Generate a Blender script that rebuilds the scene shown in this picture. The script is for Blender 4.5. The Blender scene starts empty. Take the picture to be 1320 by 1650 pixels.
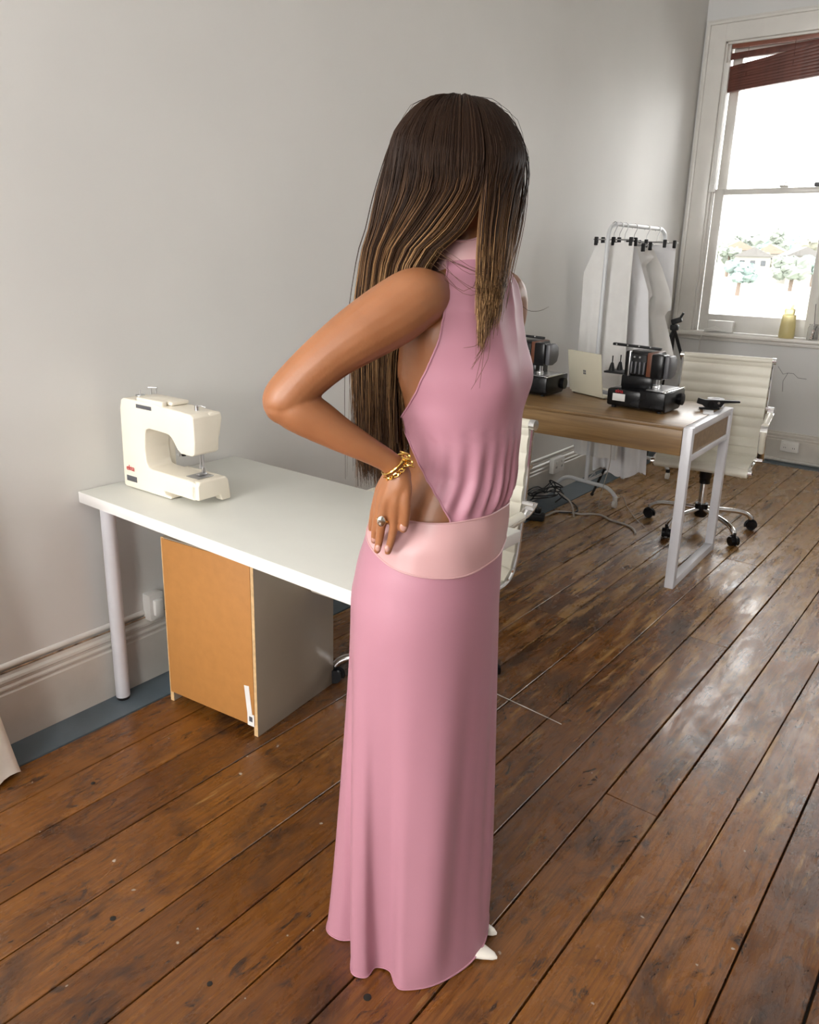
import bpy, bmesh, math, random
from mathutils import Vector, Matrix
from math import sin, cos, pi, radians, sqrt, exp, atan2
random.seed(7)
scn = bpy.context.scene
COL = scn.collection

# ------------------------------------------------------------------ camera
CR = Vector((0.78712, 0.61628, 0.02518)); CU = Vector((-0.18997, 0.20339, 0.96049)); CF = Vector((-0.58681, 0.76081, -0.27717))
CP = Vector((0, 0, 1.5)); FPX, CX, CY = 1270.24, 660.0, 775.575
cam = bpy.data.cameras.new('camera'); co = bpy.data.objects.new('camera', cam); COL.objects.link(co)
co.matrix_world = Matrix(((CR.x, CU.x, -CF.x, CP.x), (CR.y, CU.y, -CF.y, CP.y), (CR.z, CU.z, -CF.z, CP.z), (0, 0, 0, 1)))
cam.sensor_fit = 'VERTICAL'; cam.sensor_height = 36.0; cam.lens = FPX / 1650 * 36; cam.shift_y = -(825 - CY) / 1650
cam.clip_start = 0.05; cam.clip_end = 1000
scn.camera = co

# ------------------------------------------------------------------ light and exposure
world = bpy.data.worlds.new('overcast_sky'); scn.world = world; world.use_nodes = True
bg = world.node_tree.nodes['Background']; bg.inputs[0].default_value = (1.0, 0.995, 0.98, 1); bg.inputs[1].default_value = 9.0
def area(name, loc, rot, sx, sy, power, col=(1, 1, 1), portal=False):
    l = bpy.data.lights.new(name, 'AREA'); l.shape = 'RECTANGLE'; l.size = sx; l.size_y = sy; l.energy = power; l.color = col
    if portal: l.cycles.is_portal = True
    o = bpy.data.objects.new(name, l); COL.objects.link(o); o.location = loc; o.rotation_euler = rot
    return o
WINZ = 2.02
for nm, x, pw in (('rear_window_daylight', -1.55, 78), ('rear_window_daylight', 0.35, 34)):
    area(nm, (x, -2.62, WINZ), (radians(90), 0, 0), 0.95, 2.05, pw, (1.0, 0.975, 0.945))
area('back_window_portal', (-1.74, 6.86, WINZ), (radians(-90), 0, 0), 0.95, 2.2, 1, portal=True)
area('back_window_portal', (0.10, 6.86, WINZ), (radians(-90), 0, 0), 0.95, 2.2, 1, portal=True)
area('back_window_portal', (1.75, 6.86, WINZ), (radians(-90), 0, 0), 0.95, 2.2, 1, portal=True)
vs = scn.view_settings; vs.view_transform = 'Standard'; vs.look = 'None'; vs.gamma = 1.0; vs.exposure = 0.2
try: vs.use_curve_mapping = False
except Exception: pass

# ------------------------------------------------------------------ pixel helpers (direction only)
def ray(px, py): return CF + CR * ((px - CX) / FPX) - CU * ((py - CY) / FPX)
def onz(px, py, z=0.0): d = ray(px, py); return CP + d * ((z - CP.z) / d.z)
def ony(px, py, y): d = ray(px, py); return CP + d * ((y - CP.y) / d.y)
def onx(px, py, x): d = ray(px, py); return CP + d * ((x - CP.x) / d.x)
def proj(p):
    d = Vector(p) - CP; z = d.dot(CF); return CX + FPX * d.dot(CR) / z, CY - FPX * d.dot(CU) / z

# ------------------------------------------------------------------ materials
def newmat(name):
    m = bpy.data.materials.new(name); m.use_nodes = True
    return m, m.node_tree, m.node_tree.nodes['Principled BSDF']
def N(nt, typ, **kw):
    n = nt.nodes.new(typ)
    for k, v in kw.items():
        if k.startswith('i_'):
            key = k[2:]; key = int(key) if key.isdigit() else key
            n.inputs[key].default_value = v
        else: setattr(n, k, v)
    return n
def ramp(nt, fac, stops):
    r = N(nt, 'ShaderNodeValToRGB'); cr = r.color_ramp
    while len(cr.elements) < len(stops): cr.elements.new(0.5)
    for e, (p, c) in zip(cr.elements, stops):
        e.position = p; e.color = (*c, 1) if len(c) == 3 else c
    nt.links.new(fac, r.inputs[0]); return r
def mat(name, col, rough=0.5, metal=0.0, var=0.06, scale=8.0, bump=0.0, bscale=60.0, spec=0.5, **kw):
    m, nt, b = newmat(name); L = nt.links.new
    tc = N(nt, 'ShaderNodeTexCoord'); no = N(nt, 'ShaderNodeTexNoise', i_Scale=scale, i_Detail=4.0)
    L(tc.outputs['Object'], no.inputs['Vector'])
    lo = tuple(max(0, c * (1 - var)) for c in col); hi = tuple(min(1, c * (1 + var)) for c in col)
    r = ramp(nt, no.outputs[0], [(0.3, lo), (0.7, hi)]); L(r.outputs[0], b.inputs['Base Color'])
    b.inputs['Roughness'].default_value = rough; b.inputs['Metallic'].default_value = metal
    b.inputs['Specular IOR Level'].default_value = spec
    if bump:
        n2 = N(nt, 'ShaderNodeTexNoise', i_Scale=bscale, i_Detail=5.0); L(tc.outputs['Object'], n2.inputs['Vector'])
        bp = N(nt, 'ShaderNodeBump', i_Strength=bump, i_Distance=0.01); L(n2.outputs[0], bp.inputs['Height']); L(bp.outputs[0], b.inputs['Normal'])
    for k, v in kw.items(): b.inputs[k.replace('_', ' ')].default_value = v
    return m

WALL = mat('wall_paint', (0.70, 0.69, 0.665), 0.6, var=0.035, scale=1.3, bump=0.12, bscale=5.0, spec=0.25)
WALLB = mat('back_wall_paint', (0.68, 0.68, 0.67), 0.45, var=0.03, scale=1.5, bump=0.12, bscale=6.0)
CEIL = mat('ceiling_paint', (0.8, 0.8, 0.78), 0.7)
TRIM = mat('gloss_trim_paint', (0.72, 0.70, 0.66), 0.28, var=0.05, scale=5, bump=0.05, bscale=20)
SKIRTM = mat('skirting_paint', (0.62, 0.59, 0.54), 0.35, var=0.08, scale=6, bump=0.08, bscale=25)
DIRT = mat('dirt_line', (0.33, 0.23, 0.15), 0.8, var=0.9, scale=25)
WHITEP = mat('white_plastic', (0.78, 0.77, 0.74), 0.35, var=0.02)
TABLEW = mat('white_laminate', (0.66, 0.66, 0.61), 0.36, var=0.015)
TABLEE = mat('white_edge_laminate', (0.78, 0.76, 0.74), 0.4, var=0.015)
CREAM = mat('cream_machine_plastic', (0.80, 0.74, 0.62), 0.32, var=0.015)
BLACKP = mat('black_plastic', (0.007, 0.007, 0.008), 0.25, var=0.2, spec=0.28)
BLACKM = mat('black_matte', (0.012, 0.012, 0.013), 0.5, var=0.2, spec=0.25)
GREYP = mat('grey_plastic', (0.09, 0.09, 0.1), 0.4)
CHROME = mat('chrome', (0.82, 0.82, 0.83), 0.08, metal=1.0, var=0.02)
STEEL = mat('brushed_steel', (0.55, 0.55, 0.56), 0.3, metal=1.0, var=0.05)
WHITEM = mat('white_painted_metal', (0.70, 0.70, 0.74), 0.3, var=0.02)
RACKM = mat('grey_white_rack_metal', (0.66, 0.68, 0.70), 0.3, var=0.03)
GOLD = mat('gold', (0.85, 0.56, 0.16), 0.18, metal=1.0, var=0.05)
SILVER = mat('silver', (0.85, 0.82, 0.76), 0.12, metal=1.0, var=0.05)
MDF = mat('orange_hardboard', (0.44, 0.195, 0.05), 0.6, var=0.05, scale=30)
MDFE = mat('chipboard_edge', (0.60, 0.40, 0.20), 0.7, var=0.15, scale=60)
CABS = mat('beige_cabinet_laminate', (0.32, 0.27, 0.21), 0.3, var=0.03)
LEATH = mat('cream_leatherette', (0.70, 0.67, 0.575), 0.42, var=0.03, bump=0.05, bscale=200)
CALICO = mat('white_calico', (0.78, 0.77, 0.75), 0.85, var=0.04, bump=0.1, bscale=40)
PAPER = mat('white_pattern_paper', (0.82, 0.82, 0.84), 0.7, var=0.02, Transmission_Weight=0.0)
DRAPE = mat('cream_drape_cloth', (0.86, 0.82, 0.74), 0.85, var=0.05, scale=20, bump=0.15, bscale=30)
SLAT = mat('brown_blind_wood', (0.115, 0.034, 0.022), 0.4, var=0.3, scale=20)
RED = mat('red_print', (0.55, 0.02, 0.03), 0.4)
LABELM = mat('white_label', (0.75, 0.74, 0.72), 0.5)
YELLOW = mat('yellow_plastic', (0.86, 0.76, 0.40), 0.4, var=0.05, Transmission_Weight=0.6)
LAPTOP = mat('sand_laptop_metal', (0.62, 0.58, 0.46), 0.38, var=0.02)
CORDB = mat('black_rubber', (0.015, 0.015, 0.016), 0.5)
CORDW = mat('pale_cord', (0.48, 0.44, 0.40), 0.45)
BROWNP = mat('brown_plastic', (0.14, 0.045, 0.02), 0.4)
BLUEF = mat('blue_grey_floor_paint', (0.10, 0.132, 0.158), 0.38, var=0.12, scale=9, bump=0.05, bscale=40)
DARKGAP = mat('gap_dirt', (0.012, 0.009, 0.006), 0.9)
SHOE = mat('ivory_leather', (0.78, 0.74, 0.66), 0.3, var=0.02)
LIPS = mat('lip_skin', (0.45, 0.13, 0.11), 0.4)
NAIL = mat('pale_nail_varnish', (0.50, 0.27, 0.22), 0.15)
EYEW = mat('eye_white', (0.8, 0.78, 0.75), 0.1)
IRIS = mat('brown_iris', (0.06, 0.025, 0.01), 0.1)
GLASSJ = mat('clear_jar_glass', (0.95, 0.95, 0.95), 0.03, var=0.0, Transmission_Weight=0.9)

def skin_mat():
    m, nt, b = newmat('tanned_skin'); L = nt.links.new
    tc = N(nt, 'ShaderNodeTexCoord'); no = N(nt, 'ShaderNodeTexNoise', i_Scale=9.0, i_Detail=3.0); L(tc.outputs['Object'], no.inputs['Vector'])
    r = ramp(nt, no.outputs[0], [(0.3, (0.265, 0.102, 0.040)), (0.7, (0.345, 0.142, 0.062))]); L(r.outputs[0], b.inputs['Base Color'])
    b.inputs['Roughness'].default_value = 0.42; b.inputs['Subsurface Weight'].default_value = 0.12
    b.inputs['Subsurface Radius'].default_value = (1.0, 0.35, 0.2); b.inputs['Subsurface Scale'].default_value = 0.006
    n2 = N(nt, 'ShaderNodeTexNoise', i_Scale=260.0, i_Detail=3.0); L(tc.outputs['Object'], n2.inputs['Vector'])
    bp = N(nt, 'ShaderNodeBump', i_Strength=0.08, i_Distance=0.002); L(n2.outputs[0], bp.inputs['Height']); L(bp.outputs[0], b.inputs['Normal'])
    return m
SKIN = skin_mat()
def cloth_mat(name, col, rough, sheen, bump, bs):
    m = mat(name, col, rough, var=0.02, scale=4, bump=bump, bscale=bs, spec=0.35)
    b = m.node_tree.nodes['Principled BSDF']; b.inputs['Sheen Weight'].default_value = sheen; b.inputs['Sheen Roughness'].default_value = 0.4
    b.inputs['Sheen Tint'].default_value = (1, 0.8, 0.88, 1)
    return m
JERSEY = cloth_mat('pink_jersey', (0.425, 0.198, 0.252), 0.5, 0.12, 0.04, 500)
SATIN = cloth_mat('pale_pink_satin', (0.54, 0.315, 0.315), 0.3, 0.1, 0.03, 600)

def hair_mat():
    m, nt, b = newmat('brown_balayage_hair'); L = nt.links.new
    at = N(nt, 'ShaderNodeAttribute', attribute_name='tone')
    r = ramp(nt, at.outputs['Fac'], [(0.0, (0.014, 0.0072, 0.0052)), (0.28, (0.042, 0.021, 0.011)), (0.55, (0.165, 0.085, 0.038)), (1.0, (0.44, 0.26, 0.12))])
    L(r.outputs[0], b.inputs['Base Color']); b.inputs['Roughness'].default_value = 0.45; b.inputs['Specular IOR Level'].default_value = 0.13
    return m
HAIRM = hair_mat()

def floor_mat():
    m, nt, b = newmat('old_stained_floorboards'); L = nt.links.new
    g = N(nt, 'ShaderNodeNewGeometry'); oi = N(nt, 'ShaderNodeObjectInfo')
    # per-board offset so that the grain of neighbours differs
    mul = N(nt, 'ShaderNodeMath', operation='MULTIPLY', i_1=37.0); L(oi.outputs['Random'], mul.inputs[0])
    cmb = N(nt, 'ShaderNodeCombineXYZ'); L(mul.outputs[0], cmb.inputs[0]); L(mul.outputs[0], cmb.inputs[1])
    add = N(nt, 'ShaderNodeVectorMath', operation='ADD'); L(g.outputs['Position'], add.inputs[0]); L(cmb.outputs[0], add.inputs[1])
    def noise(src, sc, scale, det=6.0, rgh=0.6, dist=0.0):
        mp = N(nt, 'ShaderNodeMapping'); mp.inputs['Scale'].default_value = sc; L(src, mp.inputs[0])
        n = N(nt, 'ShaderNodeTexNoise', i_Scale=scale, i_Detail=det, i_Roughness=rgh, i_Distortion=dist); L(mp.outputs[0], n.inputs['Vector'])
        return n.outputs[0]
    A = add.outputs[0]; P = g.outputs['Position']
    grain = noise(A, (44, 1.3, 1), 3.0, 9, 0.72, 0.6)
    base = ramp(nt, grain, [(0.30, (0.066, 0.021, 0.004)), (0.48, (0.165, 0.058, 0.0085)), (0.60, (0.205, 0.076, 0.0115)), (0.74, (0.31, 0.130, 0.026))])
    # board tone
    tone = ramp(nt, oi.outputs['Random'], [(0.0, (0.72, 0.68, 0.62)), (0.5, (1, 1, 1)), (1.0, (1.18, 1.2, 1.25))])
    mx = N(nt, 'ShaderNodeMix', data_type='RGBA', blend_type='MULTIPLY'); mx.inputs[0].default_value = 1.0
    L(base.outputs[0], mx.inputs[6]); L(tone.outputs[0], mx.inputs[7]); c = mx.outputs[2]
    def mixc(fac, col, c):
        x = N(nt, 'ShaderNodeMix', data_type='RGBA'); L(fac, x.inputs[0]); L(c, x.inputs[6]); x.inputs[7].default_value = (*col, 1); return x.outputs[2]
    # ground-in dark stains
    st = noise(P, (1.6, 0.9, 1), 3.0, 12, 0.74, 0.7)
    f1 = ramp(nt, st, [(0.485, (0, 0, 0)), (0.63, (0.9, 0.9, 0.9))]); c = mixc(f1.outputs[0], (0.036, 0.015, 0.0075), c)
    st2 = noise(P, (3, 1.2, 1), 9.0, 8, 0.7, 1.0)
    f2 = ramp(nt, st2, [(0.565, (0, 0, 0)), (0.645, (0.85, 0.85, 0.85))]); c = mixc(f2.outputs[0], (0.022, 0.012, 0.009), c)
    # pale streaks along the boards, more of them towards the windows
    sx = N(nt, 'ShaderNodeSeparateXYZ'); L(P, sx.inputs[0])
    mr = N(nt, 'ShaderNodeMapRange'); mr.inputs[1].default_value = 0.8; mr.inputs[2].default_value = 5.5; mr.inputs[3].default_value = -0.05; mr.inputs[4].default_value = 0.27; L(sx.outputs[1], mr.inputs[0])
    wn = noise(A, (13, 1.5, 1), 1.8, 8, 0.68, 0.3)
    ad = N(nt, 'ShaderNodeMath', operation='ADD'); L(wn, ad.inputs[0]); L(mr.outputs[0], ad.inputs[1])
    f3 = ramp(nt, ad.outputs[0], [(0.60, (0, 0, 0)), (0.72, (0.8, 0.8, 0.8))]); c = mixc(f3.outputs[0], (0.40, 0.225, 0.075), c)
    sc_ = noise(P, (95, 3.2, 1), 1.6, 4, 0.6, 0.8)
    f5 = ramp(nt, sc_, [(0.70, (0, 0, 0)), (0.76, (0.55, 0.55, 0.55))]); c = mixc(f5.outputs[0], (0.34, 0.24, 0.14), c)
    sd_ = noise(A, (70, 2.4, 1), 2.4, 5, 0.65, 0.4)
    f6 = ramp(nt, sd_, [(0.64, (0, 0, 0)), (0.70, (0.7, 0.7, 0.7))]); c = mixc(f6.outputs[0], (0.03, 0.014, 0.008), c)
    # paint specks
    sp = noise(P, (1, 1, 1), 42.0, 2, 0.4)
    f4 = ramp(nt, sp, [(0.755, (0, 0, 0)), (0.78, (0.7, 0.7, 0.7))]); c = mixc(f4.outputs[0], (0.5, 0.45, 0.38), c)
    L(c, b.inputs['Base Color'])
    rn = noise(P, (4, 1.3, 1), 3.2, 8, 0.7, 0.4)
    rr = ramp(nt, rn, [(0.36, (0.13, 0.13, 0.13)), (0.64, (0.46, 0.46, 0.46))]); L(rr.outputs[0], b.inputs['Roughness'])
    b.inputs['Specular IOR Level'].default_value = 0.5; b.inputs['Coat Weight'].default_value = 0.38
    cr_ = ramp(nt, rn, [(0.38, (0.08, 0.08, 0.08)), (0.60, (0.34, 0.34, 0.34))]); L(cr_.outputs[0], b.inputs['Coat Roughness'])
    bn = noise(A, (9, 1.4, 1), 9.0, 8, 0.7, 0.4); b2 = noise(P, (1, 1, 1), 7.0, 4, 0.6)
    sm = N(nt, 'ShaderNodeMath', operation='ADD'); L(bn, sm.inputs[0]); L(b2, sm.inputs[1])
    bp = N(nt, 'ShaderNodeBump', i_Strength=0.34, i_Distance=0.006); L(sm.outputs[0], bp.inputs['Height']); L(bp.outputs[0], b.inputs['Normal'])
    return m
FLOORM = floor_mat()
def oak_mat():
    m, nt, b = newmat('oak_laminate'); L = nt.links.new
    tc = N(nt, 'ShaderNodeTexCoord'); mp = N(nt, 'ShaderNodeMapping'); mp.inputs['Scale'].default_value = (1.2, 14, 22); L(tc.outputs['Object'], mp.inputs[0])
    no = N(nt, 'ShaderNodeTexNoise', i_Scale=2.2, i_Detail=8.0, i_Roughness=0.6, i_Distortion=0.4); L(mp.outputs[0], no.inputs['Vector'])
    r = ramp(nt, no.outputs[0], [(0.25, (0.155, 0.086, 0.033)), (0.55, (0.25, 0.148, 0.06)), (0.8, (0.34, 0.215, 0.095))]); L(r.outputs[0], b.inputs['Base Color'])
    b.inputs['Roughness'].default_value = 0.36
    return m
OAK = oak_mat()
def glass_pane_mat():
    m = bpy.data.materials.new('window_pane_glass'); m.use_nodes = True; nt = m.node_tree; nt.nodes.clear(); L = nt.links.new
    o = N(nt, 'ShaderNodeOutputMaterial'); t = N(nt, 'ShaderNodeBsdfTransparent'); g = N(nt, 'ShaderNodeBsdfGlossy'); g.inputs['Roughness'].default_value = 0.02
    fr = N(nt, 'ShaderNodeFresnel', i_IOR=1.45); mx = N(nt, 'ShaderNodeMixShader'); L(fr.outputs[0], mx.inputs[0]); L(t.outputs[0], mx.inputs[1]); L(g.outputs[0], mx.inputs[2]); L(mx.outputs[0], o.inputs[0])
    return m
PANE = glass_pane_mat()

# ------------------------------------------------------------------ mesh building
class MB:
    def __init__(s): s.v = []; s.f = []; s.tone = None
    def add(s, vs, fs):
        n = len(s.v); s.v += [tuple(v) for v in vs]; s.f += [tuple(i + n for i in f) for f in fs]; return s
    def bm(s, bm, M=None):
        bm.verts.index_update(); vs = [(M @ v.co if M else v.co.copy()) for v in bm.verts]
        s.add(vs, [[v.index for v in f.verts] for f in bm.faces]); bm.free(); return s
    def box(s, c, size, bev=0.0, rot=None, seg=2):
        bm = bmesh.new(); bmesh.ops.create_cube(bm, size=1.0); bmesh.ops.scale(bm, vec=size, verts=bm.verts)
        if bev: bmesh.ops.bevel(bm, geom=bm.edges[:], offset=bev, segments=seg, profile=0.5, affect='EDGES')
        M = Matrix.Translation(Vector(c)) @ (rot.to_4x4() if rot else Matrix.Identity(4)); return s.bm(bm, M)
    def box2(s, lo, hi, bev=0.0, seg=2):
        return s.box([(a + b) / 2 for a, b in zip(lo, hi)], [abs(b - a) for a, b in zip(lo, hi)], bev, seg=seg)
    def prism(s, poly, d0, d1, axis='y', bev=0.0, seg=2):
        # poly in the plane across the axis: y -> (x,z), x -> (y,z), z -> (x,y)
        bm = bmesh.new()
        def P(p, d): return {'y': (p[0], d, p[1]), 'x': (d, p[0], p[1]), 'z': (p[0], p[1], d)}[axis]
        a = [bm.verts.new(P(p, d0)) for p in poly]; b = [bm.verts.new(P(p, d1)) for p in poly]; n = len(poly)
        bm.faces.new(a); bm.faces.new(b[::-1])
        for i in range(n): bm.faces.new((a[i], b[i], b[(i + 1) % n], a[(i + 1) % n]))
        bmesh.ops.recalc_face_normals(bm, faces=bm.faces)
        if bev:
            bm.edges.ensure_lookup_table()
            bmesh.ops.bevel(bm, geom=bm.edges[:], offset=bev, segments=seg, profile=0.5, affect='EDGES', clamp_overlap=True)
        bmesh.ops.triangulate(bm, faces=[f for f in bm.faces if len(f.verts) > 4]); return s.bm(bm)
    def tube(s, path, r, n=8, closed=False, caps=True):
        path = [Vector(p) for p in path]; m = len(path); rs = r if isinstance(r, (list, tuple)) else [r] * m
        T = []
        for i in range(m):
            a = path[(i - 1) % m] if (closed or i > 0) else path[i]; b = path[(i + 1) % m] if (closed or i < m - 1) else path[i]
            t = (b - a); T.append(t.normalized() if t.length > 1e-9 else Vector((0, 0, 1)))
        up = Vector((0, 0, 1)) if abs(T[0].z) < 0.9 else Vector((1, 0, 0)); nrm = T[0].cross(up).normalized(); vs = []; fs = []
        for i in range(m):
            nrm = (nrm - T[i] * nrm.dot(T[i])).normalized(); bn = T[i].cross(nrm)
            for k in range(n):
                a = 2 * pi * k / n; vs.append(path[i] + (nrm * cos(a) + bn * sin(a)) * rs[i])
        for i in range(m if closed else m - 1):
            j = (i + 1) % m
            for k in range(n): fs.append((i * n + k, i * n + (k + 1) % n, j * n + (k + 1) % n, j * n + k))
        if caps and not closed: fs.append(tuple(range(n))[::-1]); fs.append(tuple((m - 1) * n + k for k in range(n)))
        return s.add(vs, fs)
    def cyl(s, p0, p1, r0, r1=None, n=16): return s.tube([p0, p1], [r0, r0 if r1 is None else r1], n)
    def lathe(s, prof, c=(0, 0, 0), n=24, axis='z', caps=True):
        vs = []; fs = []; m = len(prof)
        for (r, h) in prof:
            for k in range(n):
                a = 2 * pi * k / n; x, y = r * cos(a), r * sin(a)
                p = {'z': (x, y, h), 'x': (h, x, y), 'y': (x, h, y)}[axis]; vs.append((p[0] + c[0], p[1] + c[1], p[2] + c[2]))
        for i in range(m - 1):
            for k in range(n): fs.append((i * n + k, i * n + (k + 1) % n, (i + 1) * n + (k + 1) % n, (i + 1) * n + k))
        if caps: fs.append(tuple(range(n))[::-1]); fs.append(tuple((m - 1) * n + k for k in range(n)))
        return s.add(vs, fs)
    def rings(s, R, closed=True, caps=False):
        m = len(R); n = len(R[0]); vs = [p for ring in R for p in ring]; fs = []
        for i in range(m - 1):
            for k in range(n if closed else n - 1): fs.append((i * n + k, i * n + (k + 1) % n, (i + 1) * n + (k + 1) % n, (i + 1) * n + k))
        if caps: fs.append(tuple(range(n))[::-1]); fs.append(tuple((m - 1) * n + k for k in range(n)))
        return s.add(vs, fs)
    def sphere(s, c, r, nu=16, nv=10):
        r = r if isinstance(r, (tuple, list)) else (r, r, r); prof = []
        R = []
        for i in range(nv + 1):
            e = -pi / 2 + pi * i / nv; R.append([(c[0] + r[0] * max(cos(e), 1e-3) * cos(2 * pi * k / nu), c[1] + r[1] * max(cos(e), 1e-3) * sin(2 * pi * k / nu), c[2] + r[2] * sin(e)) for k in range(nu)])
        return s.rings(R, True, True)
    def torus(s, c, R, r, nrm=(0, 0, 1), n=32, m=8, sc=(1, 1)):
        q = Vector((0, 0, 1)).rotation_difference(Vector(nrm).normalized())
        return s.tube([Vector(c) + q @ Vector((R * sc[0] * cos(2 * pi * i / n), R * sc[1] * sin(2 * pi * i / n), 0)) for i in range(n)], r, m, closed=True)
    def xf(s, M): s.v = [tuple(M @ Vector(v)) for v in s.v]; return s
    def mesh(s, name, mat_, smooth=True, ang=42):
        me = bpy.data.meshes.new(name); me.from_pydata(s.v, [], s.f); me.update()
        bm = bmesh.new(); bm.from_mesh(me); bmesh.ops.recalc_face_normals(bm, faces=bm.faces); bm.to_mesh(me); bm.free()
        if mat_: me.materials.append(mat_)
        if smooth:
            me.polygons.foreach_set('use_smooth', [True] * len(me.polygons)); me.set_sharp_from_angle(angle=radians(ang))
        if s.tone is not None:
            at = me.attributes.new('tone', 'FLOAT', 'POINT'); at.data.foreach_set('value', s.tone)
        return me
    def build(s, name, mat_, parent=None, smooth=True, ang=42, loc=None):
        o = bpy.data.objects.new(name, s.mesh(name, mat_, smooth, ang)); COL.objects.link(o)
        if parent: o.parent = parent
        if loc: o.location = loc
        return o
def tag(o, label=None, cat=None, group=None, kind=None):
    if label: o['label'] = label
    if cat: o['category'] = cat
    if group: o['group'] = group
    if kind: o['kind'] = kind
    return o
def empty(name, loc, rz=0.0, label=None, cat=None, group=None, kind=None):
    o = bpy.data.objects.new(name, None); COL.objects.link(o); o.location = loc; o.rotation_euler = (0, 0, rz); o.empty_display_size = 0.05
    return tag(o, label, cat, group, kind)
def dup(root, loc=None, rz=None, **kw):
    r = root.copy(); COL.objects.link(r)
    if loc is not None: r.location = loc
    if rz is not None: r.rotation_euler = (0, 0, rz)
    def rec(a, b):
        for ch in list(a.children):
            c = ch.copy(); COL.objects.link(c); c.parent = b; rec(ch, c)
    rec(root, r); tag(r, **kw); return r
def catmull(pts, n, closed=False):
    pts = [Vector(p) for p in pts]; m = len(pts); out = []
    segs = m if closed else m - 1
    for i in range(segs):
        g = (lambda k: pts[k % m]) if closed else (lambda k: pts[max(0, min(m - 1, k))])
        p0, p1, p2, p3 = g(i - 1), g(i), g(i + 1), g(i + 2)
        for j in range(n):
            t = j / n; out.append(0.5 * ((2 * p1) + (p2 - p0) * t + (2 * p0 - 5 * p1 + 4 * p2 - p3) * t * t + (3 * p1 - p0 - 3 * p2 + p3) * t ** 3))
    if not closed: out.append(pts[-1])
    return out
def lerp(a, b, t): return a + (b - a) * t
def table(T, z):
    # linear-smooth lookup, T rows (z, ...)
    T = sorted(T)
    if z <= T[0][0]: return T[0][1:]
    for a, b in zip(T, T[1:]):
        if z <= b[0]:
            t = (z - a[0]) / (b[0] - a[0]); t = t * t * (3 - 2 * t) * 0.5 + t * 0.5
            return tuple(lerp(x, y, t) for x, y in zip(a[1:], b[1:]))
    return T[-1][1:]
_txt = {}
def text_mesh(body, size, name='lettering'):
    cu = bpy.data.curves.new(name, 'FONT'); cu.body = body; cu.size = size; cu.extrude = 0.0004; cu.align_x = 'CENTER'; cu.align_y = 'CENTER'
    o = bpy.data.objects.new('tmp', cu); COL.objects.link(o); dg = bpy.context.evaluated_depsgraph_get()
    me = bpy.data.meshes.new_from_object(o.evaluated_get(dg)); bpy.data.objects.remove(o); bpy.data.curves.remove(cu); return me
def text_obj(body, size, mat_, loc, rot, parent, name='logo_lettering', shear=0.0):
    me = text_mesh(body, size); me.materials.clear(); me.materials.append(mat_)
    o = bpy.data.objects.new(name, me); COL.objects.link(o); o.parent = parent; o.location = loc; o.rotation_euler = rot; return o

# ================================================================== THE ROOM
WY = 6.576; RX = 5.0; RY = -2.55; CZ = 3.75
def WX(y): return -2.292 - 0.0150 * (y - 1.2)
def struct(o, label): return tag(o, label=label, kind='structure')

# floor: a dark sub-floor, planks and a painted border
m = MB(); m.box2((-2.6, RY - 0.2, -0.06), (RX + 0.2, WY + 0.3, -0.022))
floor = struct(m.build('floor', DARKGAP), 'old worn orange-brown wooden floorboards with dark stains')
edges = [-2.137, -1.981, -1.824, -1.666, -1.511, -1.359, -1.204, -1.048, -0.888, -0.729, -0.571, -0.417, -0.259]
while edges[-1] < RX: edges.append(edges[-1] + 0.157)
Y0P, Y1P = RY, 6.436
pm = {}
for i in range(len(edges) - 1):
    w = edges[i + 1] - edges[i]; j = [1.9, 4.9, 3.6, -0.6, 2.75, 5.2, 0.2, 4.2, 3.1][i % 9] + random.uniform(-.15, .15)
    for (ya, yb) in ((Y0P, j - 0.001), (j + 0.001, Y1P)):
        g = random.uniform(0.003, 0.0062)
        key = None; k = MB(); L_ = yb - ya
        k.box((0, 0, 0), (w - g, L_, 0.022), 0.0018, seg=1)
        o = k.build('plank', FLOORM, floor); o.location = ((edges[i] + edges[i + 1]) / 2, (ya + yb) / 2, -0.0115 + random.uniform(-0.0006, 0.0004))
k = MB(); k.tube([onz(798, 1117, .0006), onz(850, 1141, .0006), onz(905, 1167, .0006)], .0016, 5); k.build('scratch', SKIRTM, floor)
for (x_, y_, r_) in ((592, 1607, .0085), (150, 1262, .006), (182, 1480, .007), (338, 1585, .006), (1190, 1288, .005)):
    p = onz(x_, y_, 0); k = MB(); k.lathe([(r_, -.004), (r_, .0006), (r_ * .7, .0012)], (p.x, p.y, 0), 12); k.build('knot', DARKGAP, floor)
k = MB(); k.prism([(-2.40, RY), (-2.139, RY), (-2.139, 6.44), (-2.40, 6.44)], -0.022, 0.0015, 'z'); k.build('painted_border', BLUEF, floor)
k = MB(); k.prism([(-2.45, 6.4375), (RX, 6.4375), (RX, 6.62), (-2.45, 6.62)], -0.022, 0.0015, 'z'); k.build('painted_border', BLUEF, floor)

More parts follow.
